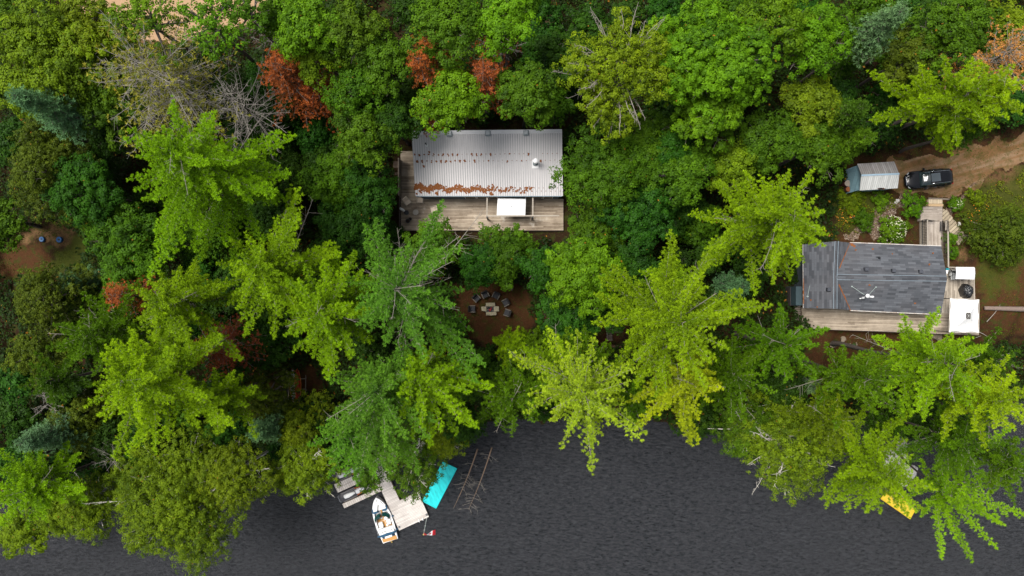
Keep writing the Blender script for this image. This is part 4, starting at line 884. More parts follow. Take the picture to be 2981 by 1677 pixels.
# folding table left of it
ft = P(2776, 800, 1.6); fo = empty('folding_table', (ft[0], ft[1], LZ), .12, 'pale folding table with a black frame left of the swing canopy', 'table')
m = MB(); m.box((0, -.12, .68), (.62, .75, .03), bev=.01); m.build('tabletop', plain('pale_grey_plastic', (.40, .41, .40), .6), fo)
m = MB(); 
for a, b in (((-.55, -.3, .0), (.35, .35, .95)), ((-.55, .45, .95), (.3, -.35, 0)), ((-.2, -.45, .78), (-.15, .2, .80)), ((-.3, .25, .95), (.32, .32, .92)), ((-.15, .45, .9), (.3, .3, .8))): m.tube([a, b], .022, 6)
m.box((.1, .38, .85), (.32, .22, .12), bev=.03); m.build('frame', M_DARK, fo)
tp = P(2757, 786, 2.7); r = empty('folded_parasol', (tp[0], tp[1], LZ), 0, 'folded teal and white parasol against the right gable', 'parasol')
m = MB(); m.loft([[(-.16, .18, 1.9), (.14, .16, 1.9), (.2, .02, 1.9), (-.13, -.02, 1.9)], [(-.05, .1, 1.2), (.05, .1, 1.2), (.05, .0, 1.2), (-.05, .0, 1.2)]]); m.build('teal_cloth', plain('teal_cloth', (.01, .22, .26), .8), r)
m = MB(); m.loft([[(-.16, -.03, 1.88), (.10, -.03, 1.88), (.0, -.42, 1.82), (-.05, -.42, 1.82)], [(-.05, -.03, 1.3), (.05, -.03, 1.3), (.02, -.12, 1.3), (-.02, -.12, 1.3)]]); m.build('white_cloth', M_WFABRIC, r); m = MB(); m.tube([(0, 0, 0), (0, 0, 2.0)], .025, 6); m.build('pole', M_DARK, r)
x, y, _ = P(2748, 876, 1.6); r = empty('green_watering_can', (x, y, LZ), .3, 'small dark green watering can on the deck at the corner of the roof', 'watering can'); r.name = 'watering_can'
m = MB(); m.lathe((0, 0, 0), [(.12, 0), (.12, .28), (.08, .32)], 14); m.build('body', plain('green_plastic', (.01, .10, .06), .5), r); m = MB(); m.tube([(.1, 0, .08), (.3, .02, .36)], [.03, .02], 8); m.build('spout', MATS['green_plastic'], r); m = MB(); m.tube([(-.1, 0, .05), (-.22, 0, .2), (-.05, 0, .38)], .012, 6); m.build('handle', MATS['green_plastic'], r)
# covered grill: black glossy cover
x, y, _ = P(2815.5, 847.5, 1.5); r = empty('covered_grill', (x, y, LZ), math.radians(4), 'barbecue under a shiny black plastic cover on the side deck', 'barbecue')
rg = np.random.default_rng(4); m = MB(); rings = []
for z, s in ((0, .95), (.15, 1.02), (.4, 1.0), (.7, .97), (.92, .86), (1.06, .58), (1.10, .2)):
    rings.append([((.55 * s + .05 * math.sin(5 * a + z * 3) * s) * math.cos(a) , (.72 * s + .06 * math.sin(4 * a + 1) * s) * math.sin(a), z + .04 * math.sin(3 * a) * (z > .5)) for a in [6.283 * i / 30 for i in range(30)]])
m.loft(rings); t = NT('black_plastic'); co = t.coord(scale=(1, .5, 1)); M_BAG = t.bsdf((.008, .009, .011), .22, 0, .8, bump=t.noise(co, 5, 5, .6, dist=1), bstr=1.0, bdist=.12)
m.build('cover', M_BAG, r, smooth=True)
for sx_ in (-1, 1): m = MB(); m.lathe((sx_ * .35, -.5, 0), [(.06, 0), (.06, .1)], 8); m.build('wheel', M_DARK, r)

# ---- entrance: landing, platform, ramp, slanting steps
def U(x, y): return (2660 + x / 4.55, 560 + y / 4.55)
en = empty('entrance_walkway', (43.5, 6.5, .3), 0, 'weathered wooden entrance walkway leading from the driveway to the shingled cottage', 'walkway')
def ppoly(pts, z): return [P(*U(*p), z)[:2] for p in pts]
m = MB(); m.prism(ppoly([(196, 92), (380, 95), (380, 150), (196, 148)], .22), gz(43, 8) - .1, .22); m.build('landing', M_LANDING, en, off=en.location)
m = MB(); m.prism(ppoly([(198, 150), (392, 153), (392, 187), (196, 184)], .36), gz(43, 8) - .1, .36); m.build('sill_beam', plain('tan_beam', (.52, .36, .20), .8, .25, 6), en, off=en.location)
m = MB(); m.prism(ppoly([(130, 188), (380, 190), (380, 385), (92, 378), (92, 300)], .45), gz(43, 8) - .1, .45); m.build('platform', M_RAMP, en, off=en.location)
m = MB(); m.prism(ppoly([(180, 386), (380, 388), (372, 740), (178, 735)], .60), .2, .60); m.build('ramp', M_RAMPN, en, off=en.location)
pa, pb = P(*U(181, 355), 1.6), P(*U(183, 702), 1.6); rail(pa, pb, par=en, z0=.6, bal=.16, mat2=M_DARK, w=.12); rail(P(*U(181, 357), 1.6), P(*U(308, 370), 1.6), par=en, z0=.6, bal=.18, mat2=M_DARK)
m = MB(); m.prism(ppoly([(84, 385), (178, 362), (172, 705), (84, 705)], .05), gz(43, 5) - .05, .05); m.build('lower_deck', plain('lower_deck_boards', (.22, .19, .15), .9, .35, 8), en, off=en.location)  # lower deck boards in a darker grey-brown tone than the platform
rail(P(*U(452, 372), 1.9), P(*U(458, 520), 1.9), par=en, z0=.9, bal=.14, mat2=M_DARK, w=.14); rail(P(*U(428, 378), 1.75), P(*U(424, 502), 1.75), par=en, z0=.75, bal=.12, mat2=M_DARK, w=.12)
slant = empty('slanting_steps', (45, 6, 0), 0, 'weathered wooden steps slanting down to the right of the entrance walkway', 'steps')
q = [(382, 220), (430, 236), (690, 590), (598, 702), (470, 540), (380, 372)]
n = 11
for i in range(n):
    f0, f1 = i / n, (i + 1) / n
    def edge(f, side):
        a, b, c = ((392, 216), (440, 245), (692, 592)) if side else ((378, 300), (384, 375), (596, 702))
        return (a[0] + (b[0] - a[0]) * f / .12, a[1] + (b[1] - a[1]) * f / .12) if f < .12 else (b[0] + (c[0] - b[0]) * (f - .12) / .88, b[1] + (c[1] - b[1]) * (f - .12) / .88)
    z = .42 - .035 * i; w_ = 7 * (1 if i % 2 else 0)
    e0, e1, e2, e3 = edge(f0, 1), edge(f1, 1), edge(f1, 0), edge(f0, 0)
    m = MB(); m.prism(ppoly([(e0[0] + w_, e0[1] - w_), (e1[0] + w_, e1[1] - w_), e2, e3], z), z - .22, z); m.build('step', M_STEP, slant, off=slant.location)
x, y, _ = P(2692, 577, .1); m = MB(); a, b = P(*U(205, 78), .15), P(*U(480, 90), .15); m.box(((a[0] + b[0]) / 2, (a[1] + b[1]) / 2, gz(43, 9) + .08), (math.dist(a[:2], b[:2]), .16, .16), rz=math.atan2(b[1] - a[1], b[0] - a[0])); o = m.build('edging_timber', M_WOODG, None); tag(o, 'grey edging timber between the driveway and the entrance landing', 'timber')

# ================================================================ shed, barrels
M_SHR1 = planks('shed_roof_north', (.16, .14, .13), (.36, .35, .34), .20, math.radians(93), gap=(.10, .10, .10), gw=.14, stain=(.22, .13, .10)); M_SHR2 = planks('shed_roof_south', (.50, .50, .47), (.78, .78, .75), .20, math.radians(93), gap=(.32, .33, .33), gw=.14)
TLs, RLs, RRs, TRs, BRs, BLs = P(2496, 477, 2.55), P(2507.5, 510.5, 3.3), P(2618, 506, 3.3), P(2603, 470, 2.55), P(2613.5, 548, 2.45), P(2503, 554.5, 2.45)
sc0 = (sum(p[0] for p in (TLs, TRs, BRs, BLs)) / 4, sum(p[1] for p in (TLs, TRs, BRs, BLs)) / 4, 0.0); sc0 = (sc0[0], sc0[1], gz(sc0[0], sc0[1]))
sh = empty('garden_shed', sc0, 0, 'small pale blue-grey shed with a weathered two-tone roof left of the black car', 'shed')
m = MB(); m.slab([TLs, RLs, RRs, TRs], .06); m.build('roof', M_SHR1, sh, off=sc0); m = MB(); m.slab([BLs, BRs, RRs, RLs], .06); m.build('roof', M_SHR2, sh, off=sc0)
m = MB(); m.slab([(RLs[0], RLs[1] + .08, 3.33), (RRs[0], RRs[1] + .08, 3.33), (RRs[0], RRs[1] - .08, 3.33), (RLs[0], RLs[1] - .08, 3.33)], .05); m.build('ridge_board', plain('pale_blue_ridge', (.33, .46, .56), .6), sh, off=sc0)
m = MB(); ins = .10
def lz(a, b, f): return tuple(Vector(a).lerp(Vector(b), f))
def sidewall(pl): return pl
bl_, br_, tr_, tl_ = (BLs[0] + .12, BLs[1] + .12), (BRs[0] - .15, BRs[1] + .12), (TRs[0] - .15, TRs[1] - .12), (TLs[0] + .12, TLs[1] - .12)
m.prism([bl_, br_, tr_, tl_], sc0[2] - .1, 2.42)
m.build('wall', plain('blue_grey_boards', (.27, .43, .50), .75, .15, 2.5), sh, off=sc0)
m = MB(); m.add([(*bl_, 2.42), (*tl_, 2.42), (RLs[0] + .12, RLs[1], 3.2), (*br_, 2.42), (*tr_, 2.42), (RRs[0] - .15, RRs[1], 3.2)], [[0, 2, 1], [3, 4, 5], [0, 3, 5, 2], [1, 2, 5, 4]]); m.build('gable', MATS['blue_grey_boards'], sh, off=sc0)
# shingled lean-to roof on the left side, at knee height of the wall
m = MB(); a = P(2468, 497, .9); b = P(2471, 562, .9); c_ = (bl_[0], bl_[1], 2.2); d_ = (tl_[0], tl_[1] , 2.2)
t = NT('blue_shingles'); co = t.coord(rot=(0, 0, math.radians(94))); br = t.n("ShaderNodeTexBrick"); t.l(co, br.inputs[0]); br.inputs['Scale'].default_value = 1; br.inputs['Brick Width'].default_value = .9; br.inputs['Row Height'].default_value = .22; br.inputs['Mortar Size'].default_value = .012
for i, c in ((1, (.13, .24, .28)), (2, (.19, .32, .36)), (3, (.08, .14, .17))): br.inputs[i].default_value = (*c, 1)
M_BSH = t.bsdf(t.mix(.3, br.outputs[0], t.mix(t.noise(co, 4, 4), (.12, .2, .24), (.24, .38, .42))), .8)
m.slab([a, b, c_, d_], .06); m.build('lean_to_roof', M_BSH, sh, off=sc0)
m = MB(); m.prism([a[:2], b[:2], c_[:2], d_[:2]], sc0[2] - .1, [.86, .86, 2.1, 2.1]); m.build('lean_to_wall', MATS['blue_grey_boards'], sh, off=sc0)
m = MB()
for i in range(14): m.slab([(lambda x, y: (x, y, 3.0 - .0 + .02))(P(2566 + rr.uniform(-12, 12), 547 + rr.uniform(-2, 2), 2.5)[0] + .08 * math.cos(k), P(2560, 549 + rr.uniform(-1.5, 1.5), 2.5)[1] + .07 * math.sin(k)) [:2] + (2.53,) for k in (0, 1.2, 2.5, 3.8, 5)], .02)
m.build('needle_litter', M_NEEDLITTER, sh, off=sc0)['kind'] = 'stuff'
for px, py, s, mt, lb in ((2468, 533.5, .33, plain('grey_lid', (.34, .28, .23), .9, .4, 4), 'barrel with a grey wooden lid against the left side of the shed'), (2470.5, 550.5, .27, plain('rust_lid', (.26, .085, .03), .9, .3, 4), 'barrel with a rust-orange lid, just below the grey-lidded one')):
    x, y, _ = P(px, py, 1.05); x -= .0; r = empty('rain_barrel', (x, y, gz(x, y)), 0, lb, 'barrel', 'barrels beside the shed')
    m = MB(); m.lathe((0, 0, 0), [(s * .85, 0), (s, .3), (s * 1.02, .5), (s, .75), (s * .9, 1.0)], 20); m.build('body', plain('rusty_barrel', (.06, .018, .012), .8), r, smooth=True)
    m = MB(); m.lathe((0, 0, 1.0), [(s * .95, 0), (s * .97, .05), (s * .1, .07)], 20); m.build('lid', mt, r)

# small tan hut and plank in the dark forest gap at the top
x, y, _ = P(1604, 52, 1.5); r = empty('small_hut', (x, y, gz(x, y)), math.radians(34), 'small hut with a tan board roof in the dark forest gap above the metal roof', 'hut')
m = MB(); m.box((0, 0, .8), (1.25, 1.0, 1.6)); m.build('wall', plain('brown_hut_wall', (.08, .06, .045), .9), r); m = MB(); m.box((0, .02, 1.66), (1.5, 1.2, .07), tilt=('X', .12)); m.build('roof', plain('tan_board_roof', (.30, .20, .09), .9, .3, 4), r)
m = MB(); m.box((.1, -.85, .35), (1.9, .08, .06)); m.build('sill', plain('grey_sill', (.30, .28, .27), .8), r)
x, y, _ = P(1708, 92, .5); r = empty('plank_pile', (x, y, gz(x, y)), math.radians(35), 'low brown plank pile under the twiggy oak', 'planks'); m = MB()
for i in range(5): m.box((0, -.6 + i * .3, .14 + .03 * (i % 2)), (2.4, .27, .12), bev=.01)
m.build('planks', plain('red_brown_planks', (.16, .075, .05), .9, .3, 5), r)
# wooden landing between the trees, lower middle
x, y, _ = P(1790, 965, -.3); r = empty('wooden_landing', (x, y, gz(x, y)), math.radians(3), 'dark brown wooden landing with an open well, half hidden below the trees', 'landing'); M_LD = planks('old_landing_boards', (.05, .035, .028), (.17, .13, .10), .16, 0)
m = MB(); m.prism([(-.85, -.95), (-.3, -.95), (-.3, -.15), (.8, -.15), (.8, .25), (-.1, .25), (-.1, 1.1), (-.85, 1.1)], .1, .42); m.build('floor', M_LD, r); m = MB(); m.box((-.9, .1, .8), (.07, 2.0, .05)); [m.box((-.9, -.85 + i * .32, .45), (.05, .05, .7)) for i in range(7)]; m.build('railing', M_WOODG, r)
x, y, _ = P(1803, 1010, -.6); m = MB(); m.tube([(-1.1, .05, 0), (0, 0, .05), (1.2, .05, .02)], [.14, .16, .12], 10); o = m.build('log', plain('brown_log', (.12, .065, .04), .95, .4, 5), None, smooth=True); o.location = (x, y, gz(x, y) + .12); tag(o, 'short brown log just below the wooden landing', 'log')
a, b = P(2868, 897, .4), P(3080, 903, .4); m = MB(); pts = [Vector(a).lerp(Vector(b), i / 10) for i in range(11)]
for i, p in enumerate(pts): p.z = gz(p.x, p.y) + .22
m.tube(pts, [.2 + .012 * i + .01 * math.sin(i * 3) for i in range(11)], 12); o = m.build('fallen_log', plain('grey_log', (.20, .15, .125), .95, .35, 5), None, smooth=True); tag(o, 'long grey-brown fallen log right of the white gazebo', 'log')
m = MB()
for px, py, ln, an in ((2895, 912, 2.3, .9), (2870, 985, 1.3, .3), (2885, 975, 1.5, -.5)):
    x, y, _ = P(px, py, .2); d = Vector((math.cos(an), math.sin(an), 0)) * ln / 2; m = MB(); m.tube([(x - d.x, y - d.y, gz(x, y) + .1), (x, y, gz(x, y) + .25), (x + d.x, y + d.y, gz(x, y) + .1)], [.04, .03, .015], 6)
    tag(m.build('fallen_branch', M_DEADWOOD, None), {2895: 'thin fallen branch below the right end of the long log', 2870: 'thin fallen branch right under the lower right corner of the gazebo', 2885: 'thin crooked fallen branch a little right of the gazebo corner'}[px], 'branch', 'fallen branches near the gazebo')
# ================================================================ car
M_CAR = (lambda t: t.bsdf((.004, .0045, .006), .14, 0, .35, Coat_Weight=.25, Coat_Roughness=.04))(NT('black_car_paint')); M_CGLASS = (lambda t: t.bsdf((.020, .035, .036), .05, 0, .8))(NT('car_glass')); M_TYRE = plain('tyre_rubber', (.015, .015, .016), .9); M_CHROME = plain('chrome', (.55, .56, .58), .2, .05, metal=.9)
x, y, _ = P(2705.5, 520, .9); car = empty('parked_car', (x, y, gz(x, y) + .03), math.radians(180 + 5.5), 'shiny black estate car parked nose to the left at the end of the driveway', 'car')
m = MB(); rings = []   # x forward; half width and heights along the body
for xx, hw, z0, z1 in ((-2.46, .45, .50, .78), (-2.38, .68, .38, .94), (-2.1, .86, .28, 1.02), (-1.2, .94, .24, 1.03), (0, .95, .24, 1.0), (.9, .94, .24, .97), (1.5, .92, .25, .93), (2.0, .82, .28, .84), (2.3, .66, .34, .72), (2.47, .42, .42, .62)):
    mid = (z0 + z1) / 2; rings.append([(xx, -hw * .9, z0), (xx, -hw, mid), (xx, -hw * .985, z1 - .10), (xx, -hw * .90, z1), (xx, -hw * .5, z1 + .035), (xx, 0, z1 + .045), (xx, hw * .5, z1 + .035), (xx, hw * .90, z1), (xx, hw * .985, z1 - .10), (xx, hw, mid), (xx, hw * .9, z0)])
m.loft(rings); body = m.build('body', M_CAR, car, smooth=True)
gl = MB(); rings = []
for xx, hb, ht, zb, zt in ((-2.30, .55, .45, 1.0, 1.05), (-2.0, .74, .54, 1.02, 1.36), (-1.5, .84, .65, 1.02, 1.47), (-.3, .86, .66, 1.0, 1.50), (.25, .86, .64, 1.0, 1.45), (.75, .84, .62, .98, 1.20), (1.12, .80, .70, .96, 1.0)):
    rings.append([(xx, -hb, zb), (xx, -ht, zt), (xx, -ht * .4, zt + .02), (xx, ht * .4, zt + .02), (xx, ht, zt), (xx, hb, zb)])
gl.loft(rings); gl.build('windows', M_CGLASS, car, smooth=True)
m = MB(); rings = []
for xx, ht, zt in ((-2.12, .44, 1.33), (-1.95, .54, 1.415), (-1.5, .62, 1.475), (-.3, .66, 1.515), (.22, .62, 1.47)): rings.append([(xx, -ht - .01, zt - .02), (xx, -ht * .95, zt + .015), (xx, -ht * .4, zt + .035), (xx, ht * .4, zt + .035), (xx, ht * .95, zt + .015), (xx, ht + .01, zt - .02)])
m.loft(rings); m.build('roof', M_CAR, car, smooth=True)
m = MB(); m.box((-.25, 0, 1.553), (.95, .86, .015), bev=.004); m.build('sunroof', (lambda t: t.bsdf((.09, .11, .12), .12, 0, .8))(NT('sunroof_glass')), car)
for s in (-1, 1):
    m = MB(); m.tube([(-1.75, s * .60, 1.50), (-1.6, s * .60, 1.56), (.0, s * .60, 1.57), (.12, s * .60, 1.50)], .018, 6); m.build('roof_rail', M_CHROME, car)
    m = MB(); m.box((.62, s * 1.02, 1.02), (.22, .2, .13), bev=.04); m.build('wing_mirror', M_CAR, car)
    m = MB(); m.loft([[(2.28, s * .42, .62), (2.28, s * .42, .72), (2.20, s * .70, .78), (2.2, s * .72, .62)], [(2.10, s * .80, .66), (2.05, s * .80, .80), (2.0, s * .84, .80), (2.0, s * .86, .66)]]); m.build('headlight', plain('headlight_glass', (.55, .57, .58), .1, .05), car)
    m = MB(); m.box((-2.36, s * .62, .84), (.10, .34, .14), bev=.03); m.build('tail_light', plain('red_lens', (.35, .01, .01), .2), car)
    for xx in (-.55, .3): m = MB(); m.box((xx, s * .955, .84), (.22, .03, .035), bev=.01); m.build('door_handle', M_CHROME, car)
    for xx in (-1.45, 1.45):
        m = MB(); m.loft([[(xx + r_ * math.cos(a), s * yy, .33 + r_ * math.sin(a)) for a in [6.283 * i / 22 for i in range(22)]] for r_, yy in ((.30, .72), (.34, .74), (.34, .93), (.30, .955))]); w = m.build('wheel', M_TYRE, car); m = MB(); m.loft([[(xx + r_ * math.cos(a), s * yy, .33 + r_ * math.sin(a)) for a in [6.283 * i / 14 for i in range(14)]] for r_, yy in ((.22, .95), (.20, .965))]); m.build('rim', M_CHROME, w)
m = MB(); m.box((2.42, 0, .56), (.05, .7, .16), bev=.02); m.build('grille', M_DARK, car); m = MB(); m.box((2.36, 0, .73), (.04, .9, .02)); m.build('chrome_strip', M_CHROME, car)
m = MB()
for s in (-.3, 0, .3): m.box((-1.2, s, 1.522), (1.0, .02, .01))
m.build('roof_ribs', M_CAR, car)

# ================================================================ fire pit
def V5(x, y): return (1280 + x / 6.5875, 800 + y / 6.5875)
M_SLAB = plain('mossy_stone_slab', (.40, .355, .24), .95, .40, 5, dirt=(.13, .12, .07))
fz = gz(-1.6, -2.5)
def slab(poly, lb, h=.32):
    pts = [P(*V5(*p), fz + h) for p in poly]; c = (sum(p[0] for p in pts) / len(pts), sum(p[1] for p in pts) / len(pts), gz(sum(p[0] for p in pts) / len(pts), sum(p[1] for p in pts) / len(pts)))
    m = MB(); m.prism([p[:2] for p in pts], c[2] - .05, c[2] + h); m.prism([(c[0] + (p[0] - c[0]) * .93, c[1] + (p[1] - c[1]) * .93) for p in pts], c[2] + h - .01, c[2] + h + .03)
    o = m.build('stone_slab', M_SLAB, None, off=c); o.location = c; tag(o, lb, 'stone slab', 'stone slabs around the fire pit')
slab([(882, 538), (1058, 534), (1062, 600), (1030, 606), (892, 608)], 'upper stone slab of the fire pit'); slab([(798, 612), (892, 610), (900, 705), (802, 690)], 'left stone slab of the fire pit, partly under a pine branch')
slab([(1042, 606), (1132, 606), (1140, 702), (1040, 704)], 'right stone slab of the fire pit'); slab([(890, 716), (1078, 712), (1092, 745), (1084, 776), (888, 780)], 'lower stone slab of the fire pit')
x, y, _ = P(*V5(968, 655), fz + .1); fp = empty('campfire', (x, y, gz(x, y)), 0, 'ash and charred sticks with a few red embers inside the stone slabs', 'campfire'); rf_ = random.Random(5)
m = MB(); m.lathe((0, 0, 0), [(.62, .01), (.5, .08), (.2, .14), (.02, .15)], 18); m.build('ash_bed', plain('ash', (.17, .16, .155), .95, .6, 9), fp)
m = MB()
for i in range(26): a = rf_.uniform(0, 6.28); r0 = rf_.uniform(0, .35); L = rf_.uniform(.15, .4); b = rf_.uniform(0, 6.28); c = (r0 * math.cos(a) - .05, r0 * math.sin(a), .14 + rf_.uniform(0, .1)); m.tube([(c[0] - L * math.cos(b) / 2, c[1] - L * math.sin(b) / 2, c[2]), (c[0] + L * math.cos(b) / 2, c[1] + L * math.sin(b) / 2, c[2] + .05)], .022, 5)
m.build('charred_sticks', plain('charred_wood', (.03, .025, .03), .95, .5, 9), fp)
m = MB()
for i in range(9): b = rf_.uniform(.3, 1.3); c = (rf_.uniform(-.22, .15), rf_.uniform(-.2, .2), .27); L = rf_.uniform(.12, .3); m.tube([(c[0] - L * math.cos(b) / 2, c[1] - L * math.sin(b) / 2, c[2]), (c[0] + L * math.cos(b) / 2, c[1] + L * math.sin(b) / 2, c[2] + .02)], .025, 5)
m.build('red_sticks', plain('red_sticks', (.42, .05, .06), .8, .4, 7), fp)
m = MB()
for i in range(50): a = rf_.uniform(0, 6.28); r0 = rf_.uniform(.2, .6); m.box((r0 * math.cos(a), r0 * math.sin(a), .07), (.05, .04, .04), rz=a)
m.build('pale_stones', plain('pale_stones', (.42, .38, .32), .9, .4, 9), fp)
M_CHB = plain('dark_wicker', (.030, .028, .028), .7, .3, 9); M_CHA = plain('grey_arm', (.17, .15, .125), .75, .2, 6)
base = None; FX, FY = x, y
for (px, py, fa, lb) in ((710, 455, 0, 'dark fire pit chair, first on the upper left of the stone slabs'), (878, 388, 0, 'dark fire pit chair at the top, left of the centre'), (1078, 405, 0, 'dark fire pit chair at the top, right of the centre'), (1260, 535, 0, 'dark fire pit chair at the upper right of the stone slabs'), (1290, 726, 0, 'dark fire pit chair directly right of the stone slabs'), (630, 655, 0, 'dark fire pit chair hidden under the pine branch left of the slabs')):
    xx, yy, _ = P(*V5(px, py), fz + .4); zz = gz(xx, yy); an = math.atan2(FY - yy, FX - xx) + math.radians(90) + {710: -.12, 878: .12, 1078: -.05, 1260: .1, 1290: -.1, 630: 0}[px]
    r = empty('fireside_chair', (xx, yy, zz), an, lb, 'chair', 'dark chairs around the fire pit')
    if base is None:
        base = r
        m = MB(); m.box((0, 0, .36), (.52, .54, .14), bev=.04); [m.box((0, -.2 + .1 * i, .435), (.48, .03, .012)) for i in range(5)]; m.build('seat', plain('dark_cushion', (.055, .055, .06), .85, .2, 6), r)
        m = MB(); m.box((0, .33, .62), (.66, .12, .66), tilt=('X', -.2), bev=.05); m.build('backrest', M_CHB, r)
        for s in (-1, 1): m = MB(); m.box((s * .325, .0, .53), (.11, .60, .06), bev=.025); m.box((s * .325, 0, .27), (.07, .54, .5), bev=.02); m.build('armrest', M_CHA, r)
        m = MB(); m.box((0, 0, .15), (.6, .52, .26), bev=.03); m.build('base', M_CHB, r)
    else:
        for ch in [k for k in bpy.data.objects if k.parent == base]: c = ch.copy(); COL.objects.link(c); c.parent = r

# rocks
def rock(px, py, s, lb, grp, z=0, mat=None, flat=.5, sd=0, cat='rock', rzz=None):
    r_ = random.Random(int(px * 3 + py + sd)); x, y, _ = P(px, py, z); me = bpy.data.meshes.new('rock'); import bmesh
    bm = bmesh.new(); bmesh.ops.create_icosphere(bm, subdivisions=3, radius=1); ph = [r_.uniform(0, 6) for _ in range(6)]
    ax, ay = r_.uniform(.7, 1.25), r_.uniform(.7, 1.2)
    for v in bm.verts:
        c = v.co; k = 1 + .16 * math.sin(2.3 * c.x + ph[0]) * math.cos(2.7 * c.y + ph[1]) + .09 * math.sin(5 * c.z + ph[2] + 4 * c.x) + .05 * math.sin(9 * c.y + ph[3]); v.co = Vector((c.x * k * ax, c.y * k * ay, max(-.6, min(.75, c.z * k)) * flat)) * s
    for f in bm.faces: f.smooth = True
    bm.to_mesh(me); bm.free(); me.materials.append(mat or M_ROCK); o = bpy.data.objects.new('rock', me); COL.objects.link(o); o.location = (x, y, gz(x, y) + s * flat * .25 if z > WATER_Z + .5 else max(gz(x, y), WATER_Z - .2) + s * .1); o.rotation_euler = (0, 0, r_.uniform(0, 6)); tag(o, lb, cat, grp)
M_ROCK = plain('brown_grey_rock', (.20, .16, .115), .95, .4, 4, dirt=(.06, .065, .03)); M_GRAN = plain('pale_granite', (.58, .55, .52), .9, .3, 5, dirt=(.25, .24, .22))
rock(1471, 835, .38, 'angular brown rock above the fire pit chairs, left one of three', 'rocks above the fire pit'); rock(1482, 826, .34, 'angular brown rock above the fire pit chairs, topmost', 'rocks above the fire pit'); rock(1489, 837, .33, 'angular brown rock above the fire pit chairs, right one', 'rocks above the fire pit')
rock(2467, 989, .40, 'pale rock below the long deck, left of centre', 'rocks below the long deck'); rock(2729, 977, .35, 'grey rock at the lower edge of the deck towards the gazebo', 'rocks below the long deck'); rock(2745, 983, .45, 'larger grey rock just left of the gazebo under the deck edge', 'rocks below the long deck')
rock(1700, 955, .3, 'round rock left of the wooden landing, leftmost of three', 'rocks left of the wooden landing', z=-.5); rock(1718, 957, .34, 'round rock left of the wooden landing, middle one', 'rocks left of the wooden landing', z=-.5); rock(1738, 953, .3, 'round rock left of the wooden landing, nearest to it', 'rocks left of the wooden landing', z=-.5)
rock(2608, 1341, 1.3, 'large pale granite boulder under the pine at the end of the grey boardwalk', 'pale granite boulders at the lower right', z=-6, mat=M_GRAN, flat=.45); rock(2629, 1340, .8, 'smaller pale granite boulder right of the large one', 'pale granite boulders at the lower right', z=-6, mat=M_GRAN); rock(2648, 1373, 1.0, 'pale granite boulder half hidden above the yellow float', 'pale granite boulders at the lower right', z=-6, mat=M_GRAN); rock(2632, 1397, .8, 'pale granite boulder touching the top of the yellow float', 'pale granite boulders at the lower right', z=-6, mat=M_GRAN)
rock(2548, 1238, .6, 'small pale rock among the pines left of the boardwalk', 'pale granite boulders at the lower right', z=-5.4, mat=M_GRAN)
rock(2793, 652, .22, 'single pale stone beside the slanting steps', None, mat=M_GRAN)
for i, (px, py, lb) in enumerate(((2607, 590, 'small pale stone at the top end of the curved path'), (2613, 585, 'small stone between the path and the light green bush'))): rock(px, py, .2, lb, 'path stones', mat=M_GRAN)
# rings of stones in the yard
x, y, _ = P(2492, 1004, -.3)
for px, py, lb in ((2493, 1005, 'stone tree ring below the long deck, right one'), (2436, 1003, 'stone tree ring below the long deck, left one')):
    x, y, _ = P(px, py, -.3); r = empty('stone_ring', (x, y, gz(x, y)), 0, lb, 'stone ring', 'stone rings'); m = MB()
    for i in range(11): a = 6.283 * i / 11; m.box((.36 * math.cos(a), .36 * math.sin(a), .05), (.17, .12, .12), rz=a + 1.57, bev=.03)
    m.build('stones', M_ROCK, r); m = MB(); m.lathe((0, 0, .0), [(.3, 0), (.2, .05)], 12); m.build('plant', plain('dark_plant', (.03, .06, .012), .9), r)

# ================================================================ blue lids in the sandy clearing
M_BLUE = plain('blue_plastic', (.005, .09, .25), .5, .12, 3)
for px, py, s, lb in ((121.5, 696.5, .27, 'smaller blue round lid with a dark centre in the sandy clearing, the left one'), (171, 697.5, .31, 'larger blue round lid with a dark centre in the sandy clearing, the right one')):
    x, y, _ = P(px, py, .3); r = empty('blue_lid', (x, y, gz(x, y)), .2, lb, 'lid', 'blue lids'); m = MB(); m.lathe((0, 0, 0), [(s, -.05), (s, .22), (s * .92, .26), (s * .35, .24), (s * .33, .2)], 26); m.build('rim', M_BLUE, r, smooth=False)
    m = MB(); m.box((0, 0, .235), (s * .42, s * .42, .05), bev=.01); m.build('centre_plate', M_DARK, r)
